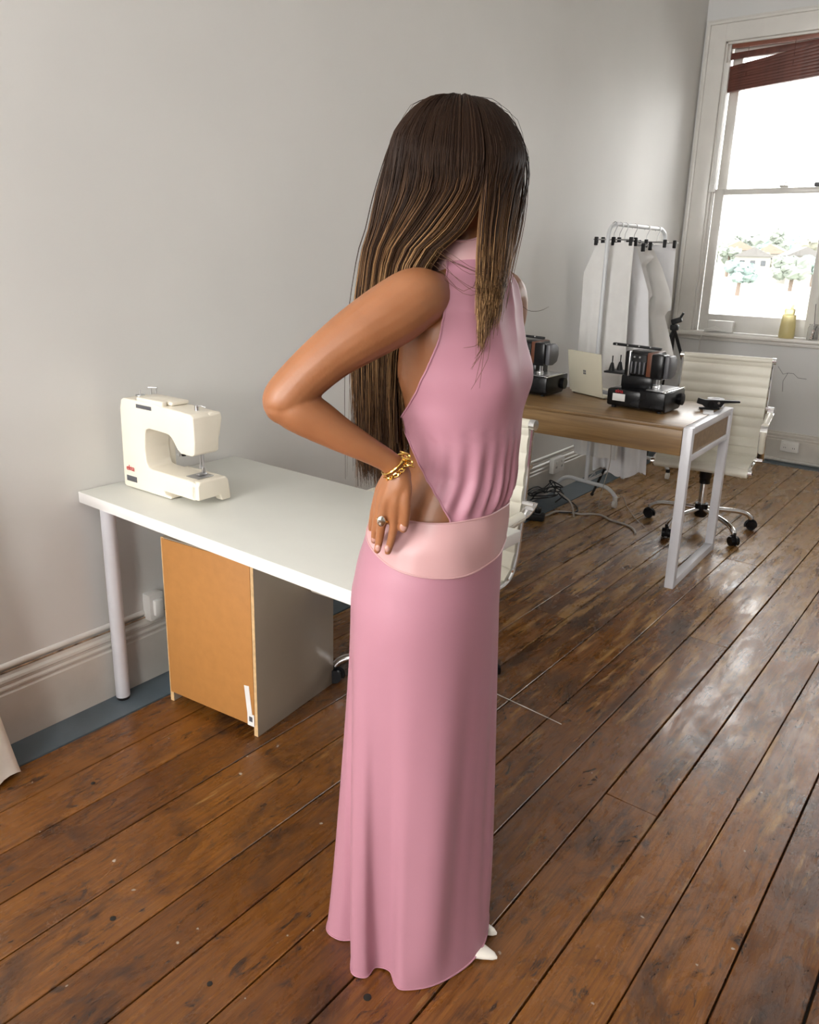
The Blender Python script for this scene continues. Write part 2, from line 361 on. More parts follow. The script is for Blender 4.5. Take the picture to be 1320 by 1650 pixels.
m = MB(); m.prism([(WX(RY), RY), (WX(WY), WY + 0.2), (-2.75, WY + 0.2), (-2.75, RY)], -0.06, CZ, 'z')
wall_left = struct(m.build('wall_left', WALL), 'long plain white plaster wall')
def wall_openings(name, axis_y, x0, x1, z1, thick, ops, mat_, label):
    m = MB(); xs = sorted(ops); cur = x0; lo, hi = axis_y, axis_y + thick
    for (a, b, za, zb) in xs:
        m.box2((cur, lo, -0.06), (a, hi, z1)); m.box2((a, lo, -0.06), (b, hi, za)); m.box2((a, lo, zb), (b, hi, z1)); cur = b
    m.box2((cur, lo, -0.06), (x1, hi, z1)); return struct(m.build(name, mat_, smooth=False), label)
W1 = (-2.205, -1.275, 0.955, 3.075)
W2 = (-0.36, 0.57, 0.955, 3.075); W3 = (1.3, 2.23, 0.955, 3.075)
wall_back = wall_openings('wall_back', WY, -2.42, RX, CZ, 0.30, [W1, W2, W3], WALLB, 'white end wall pierced by tall sash windows')
wall_rear = wall_openings('wall_rear', RY - 0.2, -2.6, RX, CZ, 0.2, [(-2.03, -1.07, 0.98, 3.06), (-0.13, 0.83, 0.98, 3.06)], WALLB, 'white wall with two windows')
m = MB(); m.box2((RX, RY - 0.2, -0.06), (RX + 0.2, WY + 0.3, CZ)); struct(m.build('wall_right', WALLB), 'plain white side wall')
m = MB(); m.box2((-2.75, RY - 0.2, CZ), (RX + 0.2, WY + 0.3, CZ + 0.15)); struct(m.build('ceiling', CEIL), 'plain white ceiling')

# skirting: profile (offset from wall, z)
SKP = [(0.0, 0.0), (0.026, 0.0), (0.026, 0.172), (0.021, 0.177), (0.021, 0.183), (0.025, 0.187), (0.025, 0.193), (0.019, 0.199), (0.019, 0.207), (0.023, 0.212), (0.021, 0.220), (0.013, 0.226), (0.011, 0.236), (0.0, 0.238)]
m = MB(); R = []
for y in (RY, WY): R.append([(WX(y) + o_, y, z_) for o_, z_ in SKP])
m.rings(R, True, True); bl = struct(m.build('baseboard_left', SKIRTM, ang=30), 'tall moulded cream skirting along the long wall')
k = MB(); k.tube([(WX(y) + 0.001, y, 0.2545) for y in (RY, 2.0, WY - 0.01)], 0.0105, 12); k.build('conduit', TRIM, bl)
k = MB(); k.tube([(WX(y) + 0.0095, y, 0.2395) for y in (RY, 2.0, 3.2)], 0.003, 8); tag(k.build('dirt_line', DIRT, bl), 'grimy brown seam under the conduit')
m = MB(); m.rings([[(x, WY - o_ * 0.9, z_) for o_, z_ in SKP] for x in (WX(WY) + 0.02, RX)], True, True)
bb = struct(m.build('baseboard_back', SKIRTM, ang=30), 'moulded cream skirting below the window wall')
k = MB(); k.tube([(WX(WY) + .04, WY - 0.032, 0.02), (RX - .02, WY - 0.032, 0.02)], 0.014, 10); k.build('pipe', SKIRTM, bb)

# hairline cracks in the end wall
for pts in ([(1254, 590), (1262, 603), (1270, 601), (1279, 602), (1286, 609), (1300, 611)], [(1270, 601), (1262, 614), (1261, 631)]):
    k = MB(); k.tube([ony(x, y, WY - 0.0002) for x, y in pts], 0.0016, 5); k.build('crack', GREYP, wall_back)
for (x, y, l, a) in ((446, 311, 16, 0.0), (255, 445, 10, 1.5), (222, 309, 18, 0.1), (118, 449, 14, -.1), (420, 46, 12, 0), (562, 81, 8, 0), (1018, 22, 4, 1.5), (952, 22, 4, 1.4)):
    p = onx(x, y, -2.36 if x > 800 else -2.3); q = onx(x + l * cos(a), y + l * sin(a), -2.36 if x > 800 else -2.3); p.x = WX(p.y); q.x = WX(q.y)
    k = MB(); k.tube([p, q], 0.0011, 5); k.build('scuff', SKIRTM, wall_left)

# --- windows
def make_window(name, W, label, detail):
    x0, x1, z0, z1 = W; root = empty(name, ((x0 + x1) / 2, WY, z0), 0, label, None, kind='structure')
    ox, oz = (x0 + x1) / 2, z0
    def B(nm, lo, hi, mt=TRIM, bev=0.004, par=None):
        k = MB(); k.box2((lo[0] - ox, lo[1] - WY, lo[2] - oz), (hi[0] - ox, hi[1] - WY, hi[2] - oz), bev); return k.build(nm, mt, par or root)
    T = 0.15
    B('casing', (x0 - T, WY - 0.028, z0), (x0 + .005, WY + .01, z1 + T)); B('casing', (x1 - .005, WY - 0.028, z0), (x1 + T, WY + .01, z1 + T))
    B('casing', (x0 - .004, WY - 0.0285, z1 - .005), (x1 + .004, WY + .01, z1 + T))
    for xx in (x0 - T + 0.012, x1 + T - 0.036): B('casing_bead', (xx, WY - 0.042, z0), (xx + 0.024, WY - 0.02, z1 + T - .01), bev=0.009)
    B('casing_bead', (x0 - T + .012, WY - 0.043, z1 + T - 0.036), (x1 + T - .012, WY - 0.02, z1 + T - 0.012), bev=0.009)
    # jambs, head, sill
    B('jamb', (x0 - .01, WY, z0), (x0 + 0.018, WY + .28, z1)); B('jamb', (x1 - 0.018, WY, z0), (x1 + .01, WY + .28, z1)); B('head', (x0, WY, z1 - 0.02), (x1, WY + .28, z1 + .01))
    B('stop_bead', (x0 + .016, WY + .03, z0), (x0 + .034, WY + .055, z1), bev=.006); B('stop_bead', (x1 - .034, WY + .03, z0), (x1 - .016, WY + .055, z1), bev=.006)
    B('sill', (x0 - T - .06, WY - 0.085, z0 - 0.028), (x1 + T + .06, WY + 0.06, z0 + 0.006), bev=.010); B('apron', (x0 - T - .02, WY - 0.032, z0 - 0.06), (x1 + T + .02, WY + .01, z0 - 0.026), bev=.008)
    # sashes: lower in front, upper behind
    def sash(za, zb, y, bot, top, nm):
        s = B(nm, (x0 + 0.03, y, za), (x0 + 0.10, y + 0.04, zb)); zz = s
        B('stile', (x1 - 0.10, y, za), (x1 - 0.03, y + 0.04, zb), par=None)
        B('rail', (x0 + 0.098, y + .001, za), (x1 - 0.098, y + 0.039, za + bot)); B('rail', (x0 + 0.098, y + .001, zb - top), (x1 - 0.098, y + 0.039, zb))
        B('pane', (x0 + 0.095, y + .018, za + bot - .01), (x1 - 0.095, y + .022, zb - top + .01), PANE, 0)
    sash(z0 + 0.005, 2.045, WY + 0.065, 0.135, 0.042, 'stile'); sash(2.005, z1, WY + 0.115, 0.045, 0.10, 'stile')
    if detail:
        B('latch', (-1.70, WY + .055, 2.047), (-1.64, WY + .09, 2.062), SKIRTM, .004); k = MB(); k.cyl((-1.67 - ox, .07, 2.062 - oz), (-1.655 - ox, .07, 2.088 - oz), .004); k.build('latch_lever', SKIRTM, root)
        B('latch', (-1.46, WY + .05, 2.047), (-1.41, WY + .09, 2.075), GREYP, .004)
        # white spiral balance channel
        B('balance_channel', (x0 + 0.02, WY - 0.012, 2.06), (x0 + 0.048, WY + .02, 2.93), WHITEP, .003); B('channel_stop', (x0 + 0.008, WY - 0.022, 2.02), (x0 + 0.05, WY + .02, 2.075), WHITEP, .003)
    return root
win1 = make_window('window_1', W1, 'tall cream sash window with raised brown blind', True)
make_window('window_2', W2, 'second tall cream sash window in the end wall', False)
make_window('window_3', W3, 'third tall cream sash window in the end wall', False)

# brown blind, collapsed and hanging askew
bl_ = empty('wooden_blind', (-1.74, WY + 0.035, 3.05), 0, 'brown slatted blind pulled up and hanging askew in the window', 'blind')
k = MB(); k.box((0, 0, -0.005), (0.85, 0.03, 0.034), .003); k.build('head_rail', mat('reddish_blind_rail', (0.22, 0.075, 0.045), .4, var=.2), bl_)
def slat(za, zb, th, nm='slat', yy=0.0, dep=.042):
    # za, zb: height of the slat middle at the left and right end (world)
    a = atan2(zb - za, 0.85); k = MB(); k.box((0, 0, 0), (0.85 / cos(a), dep, th), min(.003, th * .3), Matrix.Rotation(-a, 3, 'Y'))
    o = k.build(nm, SLAT, bl_); o.location = (0, yy, (za + zb) / 2 - 3.05); return o
slat(2.972, 3.005, 0.045, dep=.012, yy=-.012)
nS = 9
for i in range(nS):
    t = i / (nS - 1); slat(lerp(2.892, 2.752, t), lerp(3.02, 2.822, t), 0.0235, yy=random.uniform(-.004, .004))
slat(2.737, 2.806, 0.017, 'bottom_rail', dep=.046)
for dx in (-0.30, 0.02, 0.30):
    k = MB(); k.cyl((dx, -.02, -.01), (dx + .004, -.02, -.33), .0016, n=6); k.build('lift_cord', SLAT, bl_)
k = MB(); k.tube([(.36, -.03, -.05), (.365, -.03, -.9), (.35, -.03, -1.25)], .0018, 6); k.build('pull_cord', CORDW, bl_)

# electrical outlets
def outlet(name, loc, rz, w, h, label, cat='outlet', d=0.03):
    r = empty(name, loc, rz, label, cat)    # local -y faces the room
    k = MB(); k.box((0, -d / 2, 0), (w, d, h), .006); k.build('faceplate', WHITEP, r)
    for sx in (-.25, .25):
        k = MB(); k.box((sx * w, -d - .002, h * .22), (w * .16, .006, h * .16), .002); k.build('switch', WHITEP, r)
        for q in (-.05, .05):
            k = MB(); k.box((sx * w + q * w, -d - .0003, -h * .1), (w * .025, .0014, h * .14)); k.build('slot', GREYP, r)
    return r
p = onx(893, 744, -2.32); outlet('power_outlet', (WX(p.y) + .027, p.y, 0.195), radians(90), 0.15, 0.1, 'double white power outlet on skirting beside the clothes rack', d=.035)
p = ony(1274, 723, WY); outlet('power_outlet', (p.x, WY - .024, 0.135), 0, 0.13, 0.085, 'small white power outlet on skirting under the window', d=.03)
pl = empty('wall_plug', (WX(1.48) + .0, 1.48, 0.235), radians(90), 'white plug box on the wall above the skirting behind the cabinet', 'outlet')
k = MB(); k.box((0, -.022, .045), (.06, .044, .10), .006); k.build('housing', WHITEP, pl); k = MB(); k.box((0, -.05, .045), (.035, .02, .06), .006); k.build('plug', WHITEP, pl)

# ================================================================== FURNITURE
# --- white table with the sewing machine
TX0, TX1, TY0, TY1, TZ = -2.288, -1.045, 1.247, 1.882, 0.750
tb = empty('white_table', ((TX0 + TX1) / 2, (TY0 + TY1) / 2, 0), 0, 'white laminate table on round white legs carrying the cream sewing machine', 'table')
ox, oy = tb.location.x, tb.location.y
k = MB(); k.box2((TX0 - ox, TY0 - oy, TZ - .036), (TX1 - ox, TY1 - oy, TZ - .0006), .002); k.build('table_edge', TABLEE, tb)
k = MB(); k.box2((TX0 - ox + .001, TY0 - oy + .001, TZ - .003), (TX1 - ox - .001, TY1 - oy - .001, TZ), .001); k.build('tabletop', TABLEW, tb)
for (lx, ly) in ((-2.236, 1.312), (-2.236, 1.82), (-1.105, 1.312), (-1.105, 1.82)):
    if lx > -2 and ly < 1.5: lx, ly = -1.105, 1.33
    k = MB(); k.lathe([(.0235, 0.012), (.0235, .70), (.045, .702), (.045, .714)], (lx - ox, ly - oy, 0), 20); lg = k.build('leg', WHITEM, tb)
    k = MB(); k.lathe([(.021, .0), (.0215, .014)], (lx - ox, ly - oy, 0.0015), 20); k.build('foot_cap', BLACKM, lg)

# --- drawer cabinet, seen from behind
ca = radians(6.5); cb_ = empty('drawer_cabinet', (-2.104, 1.412, 0), ca, 'low beige cabinet with bare orange hardboard back under the white table', 'cabinet')
CW_, CD_, CH_ = 0.398, 0.40, 0.598
for x in (0.008, CW_ - 0.008):
    k = MB(); k.box2((x - .008, 0, 0), (x + .008, CD_, CH_), .001); k.build('side_panel', CABS, cb_)
    k = MB(); k.box2((x - .0079, -.0006, 0.0), (x + .0079, .0004, CH_), 0); k.build('edge_strip', MDFE, cb_)
k = MB(); k.box2((0.006, -.003, 0.036), (CW_ - 0.012, .0004, CH_ - .003), .0005); k.build('back_panel', MDF, cb_)
k = MB(); k.box2((0.016, .001, CH_ - .016), (CW_ - .016, CD_, CH_), .001); k.build('top_panel', CABS, cb_)
k = MB(); k.box2((0.016, .01, 0.036), (CW_ - .016, CD_, .052), .001); k.build('bottom_panel', CABS, cb_)
for i in range(3):
    z0 = .058 + i * .178; k = MB(); k.box2((.018, CD_ - .016, z0), (CW_ - .018, CD_ + .002, z0 + .174), .002); dr = k.build('drawer', CABS, cb_)
    k = MB(); k.cyl((CW_ / 2 - .05, CD_ + .02, z0 + .09), (CW_ / 2 + .05, CD_ + .02, z0 + .09), .005); k.cyl((CW_ / 2 - .045, CD_, z0 + .09), (CW_ / 2 - .045, CD_ + .02, z0 + .09), .004); k.cyl((CW_ / 2 + .045, CD_, z0 + .09), (CW_ / 2 + .045, CD_ + .02, z0 + .09), .004); k.build('handle', STEEL, dr)
k = MB(); k.box((.363, -.0035, .125), (.020, .0012, .098), 0, Matrix.Rotation(radians(-6), 3, 'Y')); k.build('paper_strip', LABELM, cb_)
k = MB(); k.box((.372, -.0035, .055), (.028, .0012, .042)); lb = k.build('sticker', LABELM, cb_)
k = MB(); k.box((.372, -.0042, .058), (.014, .0004, .018)); k.build('print_block', GREYP, lb)

# --- office chairs
def make_chair(loc, rz, star, label, aim=0.0):
    c = empty('office_chair', loc, rz, label, 'chair', 'cream ribbed office chairs')
    HW = 0.245
    prof = catmull([(-.262, .405), (-.272, .425), (-.255, .445), (-.20, .452), (-.05, .440), (.10, .432), (.175, .445), (.215, .50), (.235, .60), (.25, .75), (.262, .90), (.266, .965)], 24)
    prof = [(p[0], p[1]) for p in prof]
    # arc length for ribs
    s = [0]
    for a, b in zip(prof, prof[1:]): s.append(s[-1] + sqrt((a[0] - b[0]) ** 2 + (a[1] - b[1]) ** 2))
    def sheet(i0, i1, nm):
        m = MB(); R = []
        for i in range(i0, i1 + 1):
            a = prof[max(i - 1, 0)]; b = prof[min(i + 1, len(prof) - 1)]; tx, tz = b[0] - a[0], b[1] - a[1]; l = sqrt(tx * tx + tz * tz); nx, nz = -tz / l, tx / l
            ph = (s[i] % 0.058) / 0.058; t = 0.0035 + 0.0095 * (max(0.0, sin(pi * ph)) ** 0.38)
            y, z = prof[i]
            R.append([(-HW + .004, y - nx * t, z - nz * t), (-HW + .004, y + nx * t, z + nz * t), (-HW * .5, y + nx * (t - .004), z + nz * (t - .004)), (0, y + nx * (t - .006), z + nz * (t - .006)), (HW * .5, y + nx * (t - .004), z + nz * (t - .004)), (HW - .004, y + nx * t, z + nz * t), (HW - .004, y - nx * t, z - nz * t), (0, y - nx * (t + .005), z - nz * (t + .005))])
        m.rings(R, True, True); return m.build(nm, LEATH, c, ang=50)
    mid = 150
    # finer sampling for ribs
    sheet(0, mid, 'seat'); sheet(mid, len(prof) - 1, 'backrest')
    for sx in (-1, 1):
        k = MB(); k.tube([(sx * (HW + .003), y, z) for y, z in prof[8:]], .0075, 8); k.build('side_rail', CHROME, c)
        # end caps of the top and front roll
        for (y, z) in ((.266, .967), (-.262, .43)):
            k = MB(); k.cyl((sx * (HW - .004), y, z), (sx * (HW + .016), y, z), .018, n=16); k.build('end_cap', CHROME, c)
        # arm: chrome strap from rail up and back down to the seat, with a sleeve
        X = sx * (HW + .03)
        path = catmull([(X, .255, .70), (X, .20, .672), (X, .05, .662), (X, -.06, .655), (X, -.10, .625), (X, -.085, .56), (X, -.03, .455)], 6)
        k = MB(); R = []
        for p in path: R.append([(p.x - .018, p.y, p.z), (p.x - .018, p.y + .004, p.z + .007), (p.x + .018, p.y + .004, p.z + .007), (p.x + .018, p.y, p.z)])
        k.rings(R, True, True); arm = k.build('armrest', CHROME, c)
        k = MB(); k.tube([(p.x, p.y + .002, p.z + .003) for p in path[7:20]], .0185, 12); k.build('arm_sleeve', LEATH, arm)
        k = MB(); k.tube([(p.x, p.y + .002, p.z + .003) for p in path[24:34]], .0165, 12); k.build('arm_sleeve', LEATH, arm)
        for (by, bz) in ((.245, .70), (-.03, .452)):
            k = MB(); k.cyl((sx * HW, by, bz), (X + sx * .012, by, bz), .011); k.build('arm_bolt', CHROME, arm)
    k = MB(); k.tube([(-HW, .266, .967), (HW, .266, .967)], .017, 14); k.build('top_roll', LEATH, c)
    for (by, bz) in ((.285, .82), (.02, .41), (-.15, .415)):
        k = MB(); k.tube([(-HW, by, bz), (HW, by, bz)], .008, 10); k.build('cross_bar', CHROME, c)
    k = MB(); k.box((0, -.03, .395), (.20, .26, .03), .008); k.build('tilt_plate', BLACKM, c)
    k = MB(); k.tube([(.09, -.03, .39), (.20, -.05, .385), (.25, -.06, .38)], .005, 8); k.build('lever', BLACKM, c)
    k = MB(); k.lathe([(.034, .385), (.034, .31), (.030, .305), (.030, .275)], n=20); k.build('column_shroud', BLACKP, c)
    k = MB(); k.lathe([(.0215, .28), (.0215, .11)], n=20); k.build('gas_lift', CHROME, c)
    k = MB(); k.lathe([(.036, .155), (.038, .09), (.03, .075)], n=20); k.build('hub', BLACKP, c)
    for d in star:
        a = radians(d) - rz; u = Vector((cos(a), sin(a), 0)); path = [u * r_ + Vector((0, 0, z_)) for r_, z_ in ((.03, .122), (.12, .118), (.20, .112), (.255, .100), (.285, .082), (.297, .066))]
        k = MB(); k.tube(catmull(path, 4), .0145, 10); k.build('base_arm', CHROME, c)
        q = Vector((-u.y, u.x, 0)); ctr = u * .30 + Vector((0, 0, .028)); ca_ = a + aim + random.uniform(-.7, .7); ax = Vector((-sin(ca_), cos(ca_), 0)); 
        k = MB()
        for s_ in (-1, 1): k.cyl(ctr + ax * (.007 * s_), ctr + ax * (.024 * s_), .028, .026, 18)
        k.cyl(ctr + Vector((0, 0, .018)), ctr + Vector((0, 0, .05)), .011, n=10); k.tube([ctr + Vector((cos(ca_) * .03 * cos(t), sin(ca_) * .03 * cos(t), .031 * sin(t))) for t in [x * pi / 8 for x in range(-1, 10)]], .0075, 8); k.build('caster', BLACKP, c)
    return c
make_chair((-1.492, 2.005, 0), 0.0, [207, 279, 351, 60, 135], 'cream ribbed office chair tucked under the white table behind the woman')
make_chair((-1.325, 4.50, 0), 0.16, [37, 109, 181, 253, 325], 'cream ribbed office chair at the oak desk by the window')

# --- oak desk with white steel frame
da = radians(2.3); DZ = 0.780; DW, DD = 1.185, 0.695
dk = empty('oak_desk', (-1.115, 3.513, 0), da, 'oak laminate desk with white steel end frames near the window', 'desk')
k = MB(); k.box2((-DW + .045, 0.004, DZ - .135), (-.046, DD - .004, DZ - .0165), .002); k.build('drawer_box', OAK, dk)
k = MB(); k.box2((-DW + .043, 0.0, DZ - .017), (-.044, DD, DZ), .0025); k.build('desktop', OAK, dk)
for side in (0, 1):
    x0 = -.043 if side == 0 else -DW; x1 = x0 + .043
    for y in (0.0, DD - .038):
        k = MB(); k.box2((x0, y, 0), (x1, y + .038, DZ), .003); k.build('leg', WHITEM, dk)
    for (nm, za, zb) in (('top_bar', DZ - .034, DZ + .0005), ('middle_bar', DZ - .160, DZ - .136), ('foot_bar', 0.0, .04)):
        k = MB(); k.box2((x0 + .0015, .037, za), (x1 - .0015, DD - .037, zb), .0025); k.build(nm, WHITEM, dk)
    k = MB(); k.box2((x0 + .012, .037, DZ - .137), (x1 - .012, DD - .037, DZ - .033), 0); k.build('end_panel', OAK, dk)

# --- sewing machine on the white table
sm = empty('sewing_machine', (-2.05, 1.385, TZ), radians(1.5), 'cream domestic sewing machine with free arm on the white table', 'sewing machine')
def SP(px, py): p = ony(160 + px * 260 / 1320, 600 + py * 260 / 1320, 1.385); return (p.x + 2.05, p.z - TZ)
body = [(-.186, .008), (-.180, .26), (-.172, .287), (-.16, .2935), (-.075, .2935), (.06, .289), (.165, .285), (.178, .275), (.180, .20), (.176, .165), (.165, .158), (.115, .158), (.098, .168), (.076, .197), (.062, .207), (.045, .2095), (-.035, .2125), (-.052, .207), (-.058, .195), (-.064, .145), (-.060, .10), (-.052, .086), (-.04, .083), (.14, .0805), (.168, .078), (.176, .07), (.174, .026), (.166, .022), (.055, .0225), (.02, .0235), (.026, .012), (.054, .010), (.052, .003), (-.178, .003)]
k = MB(); k.prism(body, 0.0, .092, 'y', .0075, 3); k.build('body', CREAM, sm, ang=50)
# rear pillar thickness, face cover, bed end
k = MB(); k.prism([(-.18, .004), (-.178, .27), (-.168, .28), (-.066, .282), (-.07, .004)], .075, .122, 'y', .010, 3); k.build('rear_cover', CREAM, sm)
k = MB(); k.prism([(.06, .172), (.06, .282), (.104, .282), (.110, .262), (.100, .215), (.084, .168)], .04, .178, 'x', .006, 3); k.build('face_cover', CREAM, sm)
k = MB(); k.prism([(.078, .026), (.078, .0803), (.108, .0803), (.118, .07), (.121, .026)], .0, .165, 'x', .004); k.build('bed_extension', CREAM, sm)
k = MB(); k.prism([(.0, .024), (.0, .070), (.010, .0805), (.108, .0805), (.118, .068), (.126, .006), (.090, .006), (.083, .024)], .155, .186, 'x', .005, 3); k.build('bed_end', CREAM, sm)
k = MB(); k.box((-.03, .058, .2965), (.16, .064, .012), .004); k.build('top_cover', CREAM, sm)
k = MB(); k.box((-.03, .012, .296), (.13, .02, .018), .006); k.build('carry_handle', CREAM, sm)
k = MB(); k.box((-.055, -.0005, .277), (.075, .003, .012), .001); k.build('handle_slot', GREYP, sm)
k = MB(); k.box((.128, .056, .0812), (.056, .062, .0022), .0006); k.build('needle_plate', STEEL, sm)
k = MB(); k.cyl((.128, .07, .09), (.128, .07, .17), .0032, n=10); k.build('presser_bar', STEEL, sm)
k = MB(); k.cyl((.121, .066, .112), (.121, .066, .165), .0025, n=10); k.build('needle_bar', STEEL, sm)
k = MB(); k.box((.128, .062, .0865), (.016, .032, .005), .002); k.box((.128, .070, .098), (.009, .012, .018), .002); k.box((.118, .066, .105), (.012, .006, .012), .002); k.build('presser_foot', STEEL, sm)
k = MB(); k.cyl((.112, .012, .150), (.112, .012, .159), .007, n=12); k.build('lamp_switch', BLACKP, sm)
k = MB(); k.cyl((.106, .002, .152), (.098, .002, .154), .004, n=10); k.build('thread_cutter', STEEL, sm)
k = MB(); k.lathe([(.015, .294), (.015, .2965), (.002, .297), (.002, .312)], (-.155, .06, 0), 16); k.build('bobbin_winder', STEEL, sm)
k = MB(); k.cyl((-.118, .075, .30), (-.118, .075, .325), .0028, n=8); k.cyl((-.124, .07, .322), (-.100, .085, .322), .003, n=8); k.cyl((-.106, .085, .30), (-.106, .085, .322), .0025, n=8); k.build('spool_pin', STEEL, sm)
k = MB(); k.cyl((.135, .05, .285), (.135, .05, .302), .006, n=10); k.tube([(.135, .05, .298), (.15, .055, .302), (.162, .06, .298), (.152, .068, .294)], .0022, 8); k.build('thread_guide', STEEL, sm)
text_obj('elna', .026, RED, (-.145, -.0018, .068), (radians(90), 0, 0), sm)
k = MB(); k.box((-.142, -.0005, .033), (.052, .0022, .018), .0006); k.build('type_plate', GREYP, sm)

# --- overlockers
def make_serger(loc, rz, label, mirror=False):
    g = empty('overlocker', loc, rz, label, 'overlocker', 'black overlockers on the oak desk')
    sg = -1 if mirror else 1
    def B(nm, lo, hi, mt=BLACKP, bev=.006):
        k = MB(); a, b = (sg * lo[0], sg * hi[0]); k.box2((min(a, b), lo[1], lo[2]), (max(a, b), hi[1], hi[2]), bev); return k.build(nm, mt, g)
    # x 0..0.30 from left to right, y 0..0.26 away
    B('base', (0.0, 0.0, .012), (.185, .20, .098), bev=.012)
    k = MB(); pol = [(.18, .012), (.30, .012), (.30, .103), (.18, .103)]
    k.prism([(0.0, .020), (0.02, .006), (.20, .006), (.245, .035), (.262, .07), (.262, .104), (0.0, .104)], sg * .17, sg * .302, 'x', .006, 2); k.build('looper_cover', BLACKP, g)
    B('cloth_plate', (.19, .03, .1035), (.3, .24, .1075), STEEL, .001)
    B('cloth_plate_trim', (.285, .004, .1035), (.302, .255, .1095), CHROME, .002)
    B('lower_body', (.035, .07, .095), (.20, .22, .165), bev=.012)
    B('upper_body', (.045, .075, .155), (.205, .215, .282), bev=.010)
    B('tension_panel', (.085, .062, .17), (.165, .08, .27), BLACKM, .005)
    for i in range(4):
        k = MB(); k.box((sg * (.093 + .0215 * i), .058, .205), (.010, .016, .06), .004); k.build('tension_dial', GREYP, g)
    for i in range(2):
        k = MB(); k.lathe([(.0045, -.008), (.0045, 0)], (sg * (.105 + .028 * i), .058, .258), 10, 'y'); k.build('thread_hook', STEEL, g)
    B('chrome_strip', (.073, .058, .16), (.081, .078, .285), STEEL, .002)
    B('brown_panel', (.168, .058, .165), (.202, .21, .283), BROWNP, .004)
    # head
    k = MB(); k.prism([(.03, .16), (.09, .158), (.125, .19), (.13, .25), (.11, .278), (.03, .282)], sg * .2, sg * .262, 'x', .008, 2); k.build('head', BLACKP, g)
    k = MB(); k.prism([(.05, .165), (.10, .16), (.15, .175), (.165, .21), (.16, .255), (.13, .275), (.05, .275)], sg * .255, sg * .285, 'x', .008, 2); k.build('handwheel_cover', GREYP, g)
    k = MB(); k.cyl((sg * .225, .07, .108), (sg * .225, .07, .165), .004); k.cyl((sg * .237, .07, .12), (sg * .237, .07, .165), .003); k.build('needle_bar', STEEL, g)
    B('presser_foot', (.214, .045, .108), (.240, .085, .128), STEEL, .003)
    # thread guide rail, spool shelf, cones
    k = MB(); k.box((sg * .075, .14, .300), (.255, .022, .013), .003, Matrix.Rotation(radians(1.5 * sg), 3, 'Y')); k.build('thread_guide_bar', BLACKM, g)
    for i in range(4):
        k = MB(); k.cyl((sg * (-.03 + .06 * i), .128, .300), (sg * (-.03 + .06 * i), .128, .306), .004, n=8); k.build('guide_eye', STEEL, g)
    B('spool_shelf', (-.075, .10, .156), (.06, .22, .166), BLACKM, .003)
    for (x_, y_) in ((-.045, .13), (-.03, .195)):
        k = MB(); k.lathe([(.017, .166), (.016, .172), (.009, .20), (.0065, .207), (.003, .209), (.003, .243)], (sg * x_, y_, 0), 14); k.build('cone_holder', BLACKM, g)
    k = MB(); k.cyl((sg * .302, .20, .055), (sg * .318, .20, .055), .03, n=20); k.build('handwheel', BLACKP, g)
    k = MB(); k.box((sg * .066, -.0008, .057), (.066, .0024, .036), .0005); k.build('type_plate', LABELM, g)
    text_obj('elna', .026, RED, (sg * .066, -.0022, .088), (radians(90), 0, 0), g)
    for (x_, y_) in ((.03, .03), (.27, .03), (.03, .19), (.24, .19)):
        k = MB(); k.cyl((sg * x_, y_, 0), (sg * x_, y_, .016), .012, n=12); k.build('rubber_foot', BLACKM, g)
    return g
make_serger((-1.637, 3.735, DZ), radians(-1), 'black overlocker with red logo and white type plate on the oak desk, beside the laptop')
make_serger((-2.288, 3.735, DZ), radians(2), 'black overlocker at the wall end of the oak desk, partly behind the woman')

# --- laptop, lid towards the camera
lp = empty('laptop', (-1.862, 3.958, DZ), radians(-22), 'open sand-coloured laptop standing between the two overlockers', 'laptop')
k = MB(); k.box((0, .118, .011), (.26, .20, .014), .004); k.build('base', LAPTOP, lp)
for (x_, y_) in ((-.12, .03), (.12, .03), (-.12, .2), (.12, .2)):
    k = MB(); k.cyl((x_, y_, 0), (x_, y_, .006), .006, n=10); k.build('rubber_foot', BLACKM, lp)
lid = MB(); lid.box((0, 0, .118), (.26, .006, .225), .0028); lid.xf(Matrix.Translation((0, .008, .012)) @ Matrix.Rotation(radians(9), 4, 'X')); lo = lid.build('lid', LAPTOP, lp)
k = MB(); k.box((0, -.0045, .118), (.25, .001, .21)); k.xf(Matrix.Translation((0, .016, .012)) @ Matrix.Rotation(radians(9), 4, 'X')); k.build('screen', BLACKP, lo)
for i in range(2):
    for j in range(2):
        k = MB(); k.box((-.006 + .011 * i, -.0034, .113 + .013 * j), (.009, .0006, .010)); k.xf(Matrix.Translation((0, .008, .012)) @ Matrix.Rotation(radians(9), 4, 'X')); k.build('emblem_square', GREYP, lo)
k = MB(); k.box((0, .11, .0185), (.23, .09, .002), .0005); k.build('keyboard', GREYP, lp)

# --- small things on the desk corner
gd = empty('tape_gun', (-1.205, 4.07, DZ), radians(38), 'small black hand tool lying on the desk corner', 'tool')
k = MB(); k.prism([(-.085, .030), (-.080, .058), (-.05, .050), (.06, .048), (.13, .046), (.13, .037), (.05, .034), (.035, .012), (-.04, .010), (-.06, .024)], -.012, .012, 'y', .003); k.build('body', BLACKM, gd)
k = MB(); k.cyl((-.02, -.017, .026), (-.02, .017, .026), .016, n=18); k.build('wheel', BLACKP, gd)
k = MB(); k.cyl((.02, -.016, .035), (.02, .016, .035), .006, n=12); k.build('screw', STEEL, gd)
k = MB(); k.box((-.02, 0, .005), (.10, .024, .010), .003); k.build('foot', BLACKM, gd)
k = MB(); k.lathe([(.02, 0), (.042, 0), (.042, .042), (.02, .042), (.02, 0)], n=28, caps=False); tag(k.build('tape_roll', PAPER, loc=(-1.225, 4.165, DZ)), 'white roll of tape behind the black tool on the desk corner', 'tape')
